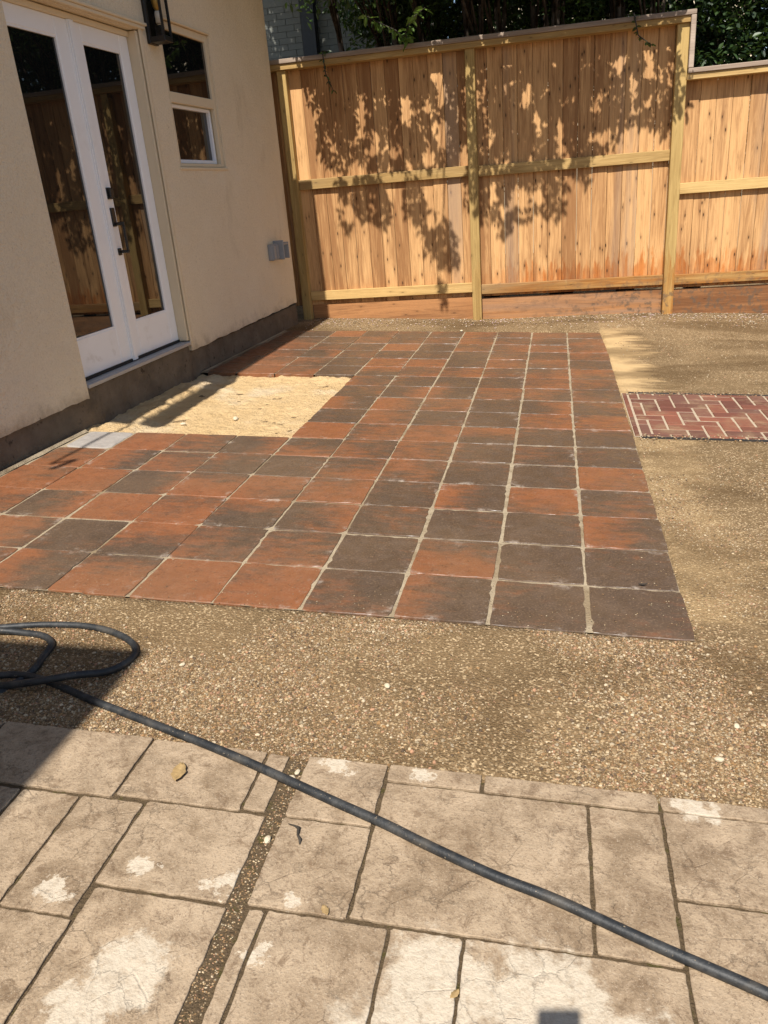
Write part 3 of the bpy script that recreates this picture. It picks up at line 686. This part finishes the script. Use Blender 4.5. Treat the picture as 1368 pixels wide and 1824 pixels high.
b = MB(); b.box(2.25, 11.5, YB - .42, YB + .16, 6.612, 6.735); b.build('cap_board', MT['cap'], low, (4, YB, 6.6), bevel=.015)

# ------------------------------------------------------------------ trees
def leafmesh(pts, size=(.16, .24), droop=0, seed=1, aspect=.45):
    rr = random.Random(seed); b = MB()
    for p in pts:
        L = rr.uniform(*size); W_ = L * aspect
        yaw = rr.uniform(0, 6.283); pit = rr.uniform(-1.1, .5) - droop; rol = rr.uniform(-.9, .9)
        f_ = Vector((math.cos(yaw) * math.cos(pit), math.sin(yaw) * math.cos(pit), math.sin(pit)))
        sd_ = f_.cross(Vector((0, 0, 1)))
        if sd_.length < .01: sd_ = Vector((1, 0, 0))
        sd_.normalize(); nn = sd_.cross(f_); sd_ = (sd_ * math.cos(rol) + nn * math.sin(rol)); nn = sd_.cross(f_)
        P = Vector(p); i = len(b.v)
        for t, w_ in ((0, 0), (.35, .5), (.75, .36), (1, 0), (.75, -.36), (.35, -.5)):
            q_ = P + f_ * (t * L) + sd_ * (w_ * W_) + nn * (abs(w_) * .18 * L)
            b.v.append(tuple(q_))
        b.f += [(i, i + 1, i + 2, i + 3), (i, i + 3, i + 4, i + 5)]
        c = rr.random() ** 1.5; b.c += [(c, c, c)] * 6
    return b
def branchy(b, a, c, r0, r1, sag=.3, n=6, rr=R):
    a, c = Vector(a), Vector(c); pts = []
    for i in range(n + 1):
        t = i / n; p = a.lerp(c, t) + Vector((nz(t * 3, a.x, 1, 2), nz(t * 3, a.y, 1, 5), 0)) * .25 * math.sin(t * 3.14); p.z += sag * math.sin(t * 3.14159); pts.append(p)
    b.tube(pts, [r0 + (r1 - r0) * i / n for i in range(n + 1)], 6); return pts

# leafy overhang whose shade falls on the tall fence; (x, z) spots of shade on the boards with radii
BLOB = [(-7.07,7.05,1.43,1.00,1.00),(-8.07,5.97,0.64,1.00,0.90),(-6.47,5.67,1.01,1.00,1.00),(-6.76,7.55,1.85,0.46,1.00),(-5.15,7.24,1.01,0.66,0.80),(-5.07,5.55,0.92,0.91,0.80),(-3.66,6.50,1.01,1.83,0.85),(-2.17,6.66,1.18,1.33,1.00),(-1.03,6.40,1.01,1.16,0.95),(0.24,6.28,1.01,0.91,0.80),(1.32,6.32,0.76,1.00,0.75),(-1.84,5.12,0.84,1.16,0.95),(-2.85,5.21,0.76,1.16,0.75),(-0.70,5.33,0.50,1.00,0.80),(0.03,5.42,0.42,0.75,0.60),(-4.0,7.75,5.0,0.62,1.00),(-0.26,7.5,2.3,0.75,1.00),(-8.04,3.82,0.22,0.80,0.90),(-7.24,4.02,0.54,0.63,0.85),(-6.80,3.73,0.30,0.58,0.80),(-5.78,3.91,0.37,0.58,0.80),(-4.95,2.59,0.57,0.75,0.85),(-4.95,1.37,0.15,1.00,0.90),(-5.28,3.21,0.37,0.50,0.70),(-4.53,1.87,0.20,0.41,0.60),(-3.74,3.93,0.42,0.91,0.75),(-2.96,3.46,0.37,0.91,0.85),(-2.36,3.74,0.50,0.75,0.75),(-1.42,3.68,0.47,0.58,0.70),(-0.60,4.56,0.30,0.66,0.60),(2.04,5.83,0.37,0.63,0.60),(1.76,5.34,0.20,0.50,0.70),(-8.66,7.20,0.37,0.41,0.60),(-8.83,7.60,0.34,0.33,0.50)]
HOLE = [(-7.25,6.45,0.15,0.66),(-5.88,6.55,0.20,0.50),(-4.76,7.05,0.13,0.46),(-4.71,5.68,0.20,0.46),(-5.26,5.25,0.17,0.30),(-4.13,5.08,0.17,0.46),(0.37,7.10,0.20,0.27),(-1.19,5.45,0.17,0.58),(-3.34,5.94,0.10,0.41),(0.85,6.51,0.13,0.33),(-6.82,5.78,0.13,0.33),(-1.92,5.89,0.13,0.37),(-0.23,6.03,0.13,0.33)]
def overhang_points(x0, x1, dens, rr):
    out = []
    for cx, cz, rx, rz, wt in BLOB:
        for _ in range(int(rx * rz * wt * dens)):
            a_ = rr.uniform(0, 6.283); q_ = math.sqrt(rr.random()) ; x = cx + rx * q_ * math.cos(a_); z = cz + rz * q_ * math.sin(a_)
            if not (x0 <= x < x1): continue
            if any(((x - h[0]) / h[2]) ** 2 + ((z - h[1]) / h[3]) ** 2 < 1.0 for h in HOLE): continue
            if -6.9 < x < -4.9 and z > 7.75: continue
            if nz(x, z, 2.6, 11) < -.30 + .16 * (z < 4): continue
            d = (9.6 - z) / 1.39 + .4 + .35 * nz(x, z, .6, 4) + rr.uniform(-.1, .5)
            t = d / (LD.y); out.append((x - LD.x * t, YB - d, z - LD.z * t))
    return out
def ball(rr, c, r, n, thr=-.12):
    o = []
    while len(o) < n:
        p = Vector((rr.uniform(-1, 1), rr.uniform(-1, 1), rr.uniform(-1, 1)))
        if p.length > 1: continue
        q_ = (c[0] + p.x * r[0], c[1] + p.y * r[1], c[2] + p.z * r[2])
        if mnoise.noise(Vector(q_) * 1.1) < thr - .35 * (1 - p.length): continue
        o.append(q_)
    return o
TR = [(-7.7, 23.6, -9.0, -7.0, 'crape myrtle at the house corner behind the tall fence, its trunks near the grey wall'),
      (-5.9, 22.3, -7.0, -5.2, 'crape myrtle with dark leaning stems directly behind the pale green sprig'),
      (-3.6, 22.6, -5.2, -3.0, 'crape myrtle behind the middle post of the tall fence'),
      (-1.1, 22.4, -3.0, -.6, 'crape myrtle behind the right bay of the tall fence'),
      (1.2, 22.9, -.6, 3.0, 'crape myrtle behind the step where the fence drops')]
for ti, (tx, ty, xa, xb, lab) in enumerate(TR):
    rr = random.Random(40 + ti); bz = gz(tx, ty, True)
    root = tag(empty('crape_myrtle', (tx, ty, bz)), lab, 'tree', 'crape myrtles behind the fence')
    b = MB(); tops = []
    for k_ in range(5):
        an = rr.uniform(0, 6.28); rad_ = rr.uniform(.1, .35); q0 = Vector((tx + math.cos(an) * rad_, ty + math.sin(an) * rad_, bz - .2))
        q1 = Vector((tx + rr.uniform(-1.3, 1.3), ty + rr.uniform(-.8, .9), rr.uniform(12, 14.5)))
        pts = branchy(b, q0, q1, rr.uniform(.13, .20), .05, 0, 8); tops.append(pts)
    ov = overhang_points(xa, xb, 860, rr)
    ov_s = rr.sample(ov, min(len(ov), 26))
    for e_ in ov_s:
        pts = rr.choice(tops); st = pts[rr.choice((5, 6, 7))]
        c_ = Vector(e_); mid = st.lerp(c_, .55) + Vector((0, 0, 1.2))
        b.tube([st, st.lerp(mid, .5) + Vector((0, 0, .3)), mid, mid.lerp(c_, .6), c_], [.05, .035, .022, .014, .008], 5)
    b.build('trunk', MT['bark'], root, smooth=True)
    crown = ball(rr, (tx, ty + .6, 12.6), (2.1, 1.9, 3.4), 7500, -.3) + ball(rr, (tx, ty + .5, 9.3), (1.5 if ti else .9, 1.2, 1.6), 1300 if ti else 350, .02)
    n_ = 0
    while n_ < 4200:                                    # unseen leaves added high over the fence to block sky light on it
        p = (tx + rr.uniform(-1.7, 1.7), rr.uniform(13.2, 22.5), rr.uniform(9.5, 18.5))
        zs = p[2] + LD.z / LD.y * (YB - p[1])
        if -7.0 < p[0] < -4.8 and zs < 9.9: continue
        if zs < 8.5 + .25 * nz(p[0], p[1], 1.2, 3) or (p[1] < 15 and p[2] > 16.5) or mnoise.noise(Vector(p) * .9) < -.12: continue
        crown.append(p); n_ += 1
    leafmesh(crown, (.16, .27), .2, ti + 1).build('crown', MT['leaf'], root)
    if ov: leafmesh(ov, (.15, .23), .5, ti + 20, .5).build('overhang', MT['leaf'], root)
# denser evergreens to the right and far back
EV = [(.6, 26.5, 2.1, 'dense dark evergreen behind the end of the tall fence'), (3.6, 24.6, 2.3, 'dense dark evergreen rising behind the lower fence'), (7.0, 25.2, 2.6, 'broad dark evergreen beyond the far end of the lower fence'),
      (-2.6, 28.5, 2.4, 'dark evergreen deep behind the crape myrtle stems'), (-6.0, 28.0, 1.9, 'dark evergreen between the grey brick wall and the myrtle stems')]
for ti, (tx, ty, rw, lab) in enumerate(EV):
    rr = random.Random(80 + ti); root = tag(empty('evergreen_tree', (tx, ty, gz(tx, ty, True))), lab, 'tree', 'evergreens behind the fence')
    b = MB(); branchy(b, (tx, ty, gz(tx, ty, True) - .2), (tx + .4, ty, 13.5), .3, .08, 0, 8)
    for _ in range(10):
        zz_ = rr.uniform(3, 11); branchy(b, (tx + .1, ty, zz_), (tx + rr.uniform(-1.8, 1.8), ty + rr.uniform(-1.6, 1), zz_ + rr.uniform(.8, 2.4)), .09, .025, .1, 5)
    b.build('trunk', MT['bark'], root, smooth=True)
    pts = ball(rr, (tx, ty, 10.5), (rw + .5, 2.0, 5.2), 11000, -.15) + ball(rr, (tx, ty - .2, 6.5), (rw, 1.5, 3.0), 3000, -.1)
    leafmesh(pts, (.16, .30), .1, 60 + ti, .55).build('crown', MT['leafd'], root)
rr = random.Random(123); root = tag(empty('evergreen_tree', (-13.2, 25.5, .4)), 'unseen tall dark evergreen added behind the house to shade the grey brick wall', 'tree', 'evergreens behind the fence')
b = MB(); branchy(b, (-13.2, 25.5, .2), (-12.2, 25.6, 16), .32, .08, 0, 8); b.build('trunk', MT['bark'], root, smooth=True)
leafmesh(ball(rr, (-11.4, 25.4, 16.0), (3.4, 2.2, 4.0), 9000, -.3), (.18, .32), .1, 91, .55).build('crown', MT['leafd'], root)  # crown added out of view to keep direct sun off the neighbour's wall
# pale sprig above the cap and small vines over it
def sprig(name, label, stems, size, seed, mat):
    rr = random.Random(seed); root = tag(empty(name, stems[0][0]), label, 'branch'); b = MB(); pts = []
    for st in stems:
        b.tube(st, [.018] * (len(st) - 1) + [.008], 5)
        for i in range(len(st) - 1):
            a_, c_ = Vector(st[i]), Vector(st[i + 1])
            for k_ in range(4): pts.append(a_.lerp(c_, (k_ + .5) / 4))
    b.build('stem', MT['twig'], root); leafmesh(pts + pts, size, .3, seed, .5).build('leaves', mat, root); return root
sprig('leafy_sprig', 'bright green leafy sprig standing above the fence cap before dark stems', [[(-5.7, 20.0, 8.0), (-5.75, 19.4, 8.35), (-5.9, 19.1, 8.5), (-6.4, 19.0, 8.75), (-6.75, 18.9, 8.95)], [(-5.75, 19.4, 8.35), (-5.4, 19.0, 8.75), (-5.0, 18.9, 8.95)], [(-5.75, 19.4, 8.3), (-5.6, 19.0, 8.35), (-5.55, 18.9, 8.12)]], (.22, .34), 5, MT['leafl'])
sprig('hanging_vine', 'small dark vine hanging over the fence cap by the house', [[(-8.2, 19.8, 8.3), (-8.15, 19.0, 8.2), (-8.1, 18.98, 7.6), (-7.9, 19.0, 7.1)]], (.12, .2), 6, MT['leaf'])
sprig('hanging_vine', 'small dark vine hanging over the fence cap near the step', [[(.6, 19.9, 8.3), (.72, 19.0, 8.2), (.85, 18.95, 7.65), (1.25, 18.95, 7.35)]], (.12, .2), 7, MT['leaf'])

# ------------------------------------------------------------------ neighbouring buildings
nb = tag(empty('neighbour_house', (-11, 30, .3)), 'grey painted brick house wall seen between trunks at the house corner', 'house')
b = MB(); b.box(-20, -7.2, 30.06, 40, -.5, 16); b.build('wall', MT['gpaint'], nb)
bm = bpy.data.meshes.new('brick'); q_ = MB(); q_.box(-.355, .355, 0, .06, 0, .219); bm.from_pydata([(x * U, y * U, z * U) for x, y, z in q_.v], [], q_.f); bm.materials.append(MT['gpaint']); bm.update()
for j in range(16):
    for i in range(9):
        o = bpy.data.objects.new('brick', bm); col.objects.link(o); o.parent = nb
        o.location = ((-13.6 + i * .73 + (j % 2) * .36 + 11) * U, (30.01 - 30) * U, (8.2 + j * .232 - .3) * U)
b = MB(); b.box(-11.75, -11.1, 29.6, 30.0, -.3, 16); b.build('downpipe', MT['black'], nb, bevel=.05)
b = MB(); b.hexa([(-20.5, 29.3, 16), (-6.6, 29.3, 16), (-6.6, 41, 16), (-20.5, 41, 16), (-18, 34, 20), (-9, 34, 20), (-9, 36, 20), (-18, 36, 20)]); b.build('roof', MT['shingle'], nb)
n2 = tag(empty('neighbour_house', (0, 44, 0)), 'cream house glimpsed as bright patches between dark trunks', 'house')
b = MB(); b.box(-6.5, 9, 44, 56, -.5, 16); b.build('wall', MT['cream'], n2)
b = MB(); b.hexa([(-7.2, 43.2, 16), (9.7, 43.2, 16), (9.7, 57, 16), (-7.2, 57, 16), (-5, 49, 20.5), (7.5, 49, 20.5), (7.5, 51, 20.5), (-5, 51, 20.5)]); b.build('roof', MT['shingle'], n2)
for x in (-4.2, 1.6, 5.6):
    b = MB(); b.box(x, x + 1.8, 43.9, 43.99, 8.6, 12); wn_ = b.build('window', MT['vinyl'], n2); b = MB(); b.box(x + .15, x + 1.65, 43.86, 43.895, 8.8, 11.8); b.build('pane', MT['glass'], wn_)

# ------------------------------------------------------------------ hose
def catmull(P, step=.05):
    P = [Vector(p) for p in P]; out = []
    for i in range(len(P) - 1):
        p0, p1, p2, p3 = P[max(i - 1, 0)], P[i], P[i + 1], P[min(i + 2, len(P) - 1)]
        n_ = max(2, int((p2 - p1).length / step))
        for k_ in range(n_):
            t = k_ / n_
            out.append(.5 * ((2 * p1) + (p2 - p0) * t + (2 * p0 - 5 * p1 + 4 * p2 - p3) * t * t + (3 * p1 - p0 - 3 * p2 + p3) * t ** 3))
    out.append(P[-1]); return out
HR = .035
hp = [(3.4, -5.6, 0), (2.0, -4.75, 0), (.9, -4.15, 0), (-.2, -3.73, 0), (-.78, -3.52, 0), (-1.32, -3.31, 0), (-1.71, -3.19, 0), (-2.15, -3.02, 0), (-2.5, -2.87, 0), (-2.9, -2.72, 0), (-3.57, -2.46, 0), (-4.14, -2.25, 0), (-4.75, -2.04, 0), (-5.37, -1.84, 0),
      (-5.75, -1.70, 0), (-6.02, -1.62, .0), (-6.3, -1.60, 0), (-6.7, -1.72, 0), (-7.2, -1.75, 0), (-7.6, -1.45, 0), (-7.5, -1.05, 0), (-7.0, -.85, 0), (-6.55, -.72, 0), (-6.1, -.68, 0), (-5.72, -.76, 0), (-5.42, -.94, 0), (-5.32, -1.16, .0),
      (-5.40, -1.44, .03), (-5.62, -1.65, .10), (-5.95, -1.78, .08), (-6.35, -1.80, .0), (-6.9, -1.95, 0), (-7.7, -2.0, 0), (-8.1, -1.5, 0), (-7.7, -.95, 0), (-7.1, -.95, .03), (-6.7, -.90, .0), (-6.42, -.93, 0), (-6.25, -1.06, 0), (-6.2, -1.28, 0), (-6.16, -1.5, .0), (-6.22, -1.66, -.03), (-6.4, -2.02, -.02), (-7.2, -2.6, 0), (-8.6, -3.0, 0)]
P = catmull(hp); P = [(p.x, p.y, (pz(p.x, p.y) + -.03 * ss((p.y + 2.45) / .5) + HR + p.z)) for p in P]
b = MB(); b.tube(P, HR, 12)
tag(b.build('garden_hose', MT['hose'], None, P[0], smooth=True), 'thick black rubber hose coiled on the gravel and trailing across the slab', 'hose')

# ------------------------------------------------------------------ gravel, litter and small things
PH = (1 + 5 ** .5) / 2
ICO_V = [Vector(v).normalized() for v in ((-1, PH, 0), (1, PH, 0), (-1, -PH, 0), (1, -PH, 0), (0, -1, PH), (0, 1, PH), (0, -1, -PH), (0, 1, -PH), (PH, 0, -1), (PH, 0, 1), (-PH, 0, -1), (-PH, 0, 1))]
OCT_V = [Vector(v) for v in ((1, 0, 0), (0, 1, 0), (-1, 0, 0), (0, -1, 0), (0, 0, 1))]
OCT_F = [(0, 1, 4), (1, 2, 4), (2, 3, 4), (3, 0, 4)]
ICO_F = [(0, 11, 5), (0, 5, 1), (0, 1, 7), (0, 7, 10), (0, 10, 11), (1, 5, 9), (5, 11, 4), (11, 10, 2), (10, 7, 6), (7, 1, 8), (3, 9, 4), (3, 4, 2), (3, 2, 6), (3, 6, 8), (3, 8, 9), (4, 9, 5), (2, 4, 11), (6, 2, 10), (8, 6, 7), (9, 8, 1)]
PAL = [(.48, .335, .18), (.36, .225, .105), (.55, .43, .27), (.28, .165, .075), (.44, .245, .14), (.22, .145, .08), (.60, .48, .32), (.15, .10, .06), (.40, .275, .15), (.33, .19, .08)]
def pebbles(name, label, spots, rr):
    b = MB()
    for x, y, r, z in spots:
        an = rr.uniform(0, 6.283); ca, sa = math.cos(an), math.sin(an); sx_, sy_, sz_ = r * rr.uniform(.8, 1.3), r * rr.uniform(.6, .95), r * rr.uniform(.45, .8)
        c = PAL[rr.randrange(len(PAL))]; kx = rr.uniform(.42, .88); c = tuple(min(.8, q_ * kx) for q_ in c); i = len(b.v)
        if r > .013:
            V_, F_ = ICO_V, ICO_F; tz = 0
        else: V_, F_ = OCT_V, OCT_F; tz = -.3 * r
        for v in V_: b.v.append((x + (v.x * sx_ * ca - v.y * sy_ * sa), y + (v.x * sx_ * sa + v.y * sy_ * ca), z + v.z * sz_ + tz))
        b.f += [tuple(i + q_ for q_ in f_) for f_ in F_]; b.c += [c] * len(V_)
    return tag(b.build(name, MT['pebble'], smooth=False), label, 'gravel', kind='stuff')
rr = random.Random(99); spots = []
def scatter(n, x0, x1, y0, y1, ra, rb, thr):
    k_ = 0
    while k_ < n:
        x, y = rr.uniform(x0, x1), rr.uniform(y0, y1)
        if -10.2 < x < .0 and y > -.02: k_ += .2; continue
        if x > .0 and 6.6 < y < 9.95: continue
        if nz(x, y, .55, 21) + .5 * nz(x, y, 1.7, 8) < thr + rr.uniform(-.35, .25): k_ += .25; continue
        spots.append((x, y, ra + (rb - ra) * rr.random() ** 2.6, gz(x, y) + .004)); k_ += 1
scatter(80000, -7.4, .9, -2.26, .0, .004, .014, .0)
scatter(26000, -7.4, 3.0, -2.26, 3.5, .003, .008, -3)
scatter(5000, -7.4, 1.5, -2.26, .0, .012, .022, -.1)
for _ in range(700):
    x = rr.uniform(-9, 0); y = abs(rr.gauss(0, .35))
    if R.random() < .45: x, y = -abs(rr.gauss(0, .25)), rr.uniform(0, 16)
    spots.append((x, y, rr.uniform(.004, .010), pz(x, y) + .003))
scatter(22000, .0, 3.2, -2.3, 3.5, .005, .015, .1)
scatter(6500, .05, 4.5, 3.5, 6.65, .007, .017, .1)
scatter(3500, .2, 8, 9.95, 19.3, .009, .022, .1)
scatter(3000, -9.4, 8, 17.05, 19.4, .009, .024, -.1)
for _ in range(1100):                                   # crumbs in the wide joint
    y = rr.uniform(-4.9, -2.25); x = rr.uniform(-3.35, -3.225); spots.append((x, y, rr.uniform(.004, .011), pz(x, y) - .010))
for _ in range(900):
    x = rr.uniform(.1, 5); y = rr.choice((6.70, 9.84)) + rr.gauss(0, .10)
    spots.append((x, y, rr.uniform(.008, .02), pz(x, y) + .004))
pebbles('gravel', 'loose tan pea gravel scattered over the soil around the patio', spots, rr)
b = MB()
for _ in range(2200):                                   # fallen petals and dry scraps under the fence
    x, y = rr.uniform(-9.3, 8), 19.45 - abs(rr.gauss(0, .9))
    if y < 17.05: continue
    L = rr.uniform(.015, .045); an = rr.uniform(0, 6.28); dx, dy = math.cos(an) * L, math.sin(an) * L; z = gz(x, y) + .012; i = len(b.v)
    b.v += [(x - dx, y - dy, z), (x + dy * .5, y - dx * .5, z + .012), (x + dx, y + dy, z + .004), (x - dy * .5, y + dx * .5, z + .010)]; b.f.append((i, i + 1, i + 2, i + 3))
    c = rr.choice(((.62, .46, .46), (.55, .42, .28), (.36, .25, .14), (.66, .58, .46), (.22, .15, .08), (.10, .07, .04))); b.c += [c] * 4
tag(b.build('leaf_litter', MT['litter']), 'fallen petals and dry scraps along the foot of the fence', 'litter', kind='stuff')

def pebble(name, label, x, y, r, z, mat, seed, group=None):
    rr_ = random.Random(seed); b = MB(); an = rr_.uniform(0, 6.28)
    for v in ICO_V:
        k_ = r * rr_.uniform(.8, 1.15); b.v.append((x + (v.x * 1.2 * math.cos(an) - v.y * .8 * math.sin(an)) * k_, y + (v.x * 1.2 * math.sin(an) + v.y * .8 * math.cos(an)) * k_, z + r * .4 + v.z * k_ * .55))
    b.f = list(ICO_F); return tag(b.build(name, mat, None, (x, y, z), bevel=r * .15), label, 'pebble', group)
for i, (x, y, r, lab) in enumerate(((-2.81, -1.2, .04, 'cream pebble alone on the gravel between slab and dark tiles'), (-4.8, -1.17, .03, 'cream pebble on the gravel right of the hose coil'), (-3.29, -2.50, .035, 'yellowish pebble in the wide joint right under the hose'), (-3.27, -2.43, .03, 'pale pebble in the mouth of the wide joint behind the hose'),
        (-3.27, -3.12, .04, 'white chipped pebble lying in the wide dirt joint'), (-8.51, 6.91, .06, 'small white pebble on the sand below the door'), (-7.6, 7.37, .085, 'whitish lump in the middle of the sand patch'), (-4.1, 16.98, .07, 'pale scrap of stone at the far tile edge before the fence'), (.12, -1.3, .035, 'white pebble on the soil near the patio corner'), (-.1, -1.75, .04, 'round cream pebble on bare soil before the slab'))):
    z = sandz(x, y) if -10 < x < -6 and 6 < y < 11 else (gz(x, y) if not (x < 0 and y > 0) else pz(x, y))
    if -3.4 < x < -3.2 and y < -2.3: z = pz(x, y) - .012
    pebble('pebble', lab, x, y, r, z, MT['wstone'], i)
def dryleaf(label, x, y, z, L, an, mat, curl=.25, wd=.55):
    b = MB(); n_ = 8; ca, sa = math.cos(an), math.sin(an)
    for i in range(n_ + 1):
        t = i / n_; w_ = wd * L * math.sin(math.pi * min(1, t * .94 + .03)) ** .8 * .5
        for sd_ in (-1, 0, 1):
            lx, ly = (t - .5) * L, sd_ * w_ * (1 + .12 * math.sin(t * 19 + sd_)); h = .012 + curl * L * ((t - .5) ** 2 * .8 + abs(sd_) * .28)
            b.v.append((x + lx * ca - ly * sa, y + lx * sa + ly * ca, z + h))
    for i in range(n_):
        for j in range(2): b.f.append((i * 3 + j, i * 3 + j + 1, i * 3 + j + 4, i * 3 + j + 3))
    o = tag(b.build('dry_leaf', mat, None, (x, y, z), smooth=True), label, 'leaf'); sm = o.modifiers.new('thickness', 'SOLIDIFY'); sm.thickness = .0008; return o
dryleaf('curled brown dry leaf lying on the stamped slab', -4.16, -2.61, pz(-4.16, -2.61) + .004, .20, 1.75, MT['dleaf'])
dryleaf('tiny dark leaf on the near corner tile joint', -.39, 1.06, pz(-.39, 1.06) + .002, .09, .1, MT['twig'], .5, .3)
dryleaf('small tan leaf scrap on the bleached part of the slab', -1.87, -4.02, pz(-1.87, -4.02) + .004, .07, .9, MT['dleaf'], .3)
dryleaf('small brown leaf scrap by a groove in the slab', -2.72, -3.62, pz(-2.72, -3.62) + .006, .08, 2.2, MT['dleaf'], .3)
b = MB(); z = pz(-3.08, -3.05) + .012; b.tube([(-3.17, -2.96, z), (-3.12, -2.98, z + .01), (-3.08, -3.0, z + .012), (-3.07, -3.06, z + .008), (-3.04, -3.10, z + .012), (-3.035, -3.13, z)], [.004, .006, .014, .008, .012, .005], 6)
tag(b.build('twig', MT['twig'], None, (-3.08, -3.05, z - .01), smooth=True), 'short black twig on the slab beside the wide joint', 'twig')
# the phone taking the picture (its shadow lies on the slab)
pc = CAM - fwd * .06
def PT(x, y, z): v = pc + right * x + up * y - fwd * z; return tuple(v)
b = MB(); b.box(-.185, .05, -.43, .05, 0, .026, PT)
tag(b.build('smartphone', MT['phone'], None, tuple(pc), bevel=.02, segs=3), 'black smartphone held over the slab, casting a small square shadow', 'phone')
for o in sc.objects:
    if '_o' in o: del o['_o']
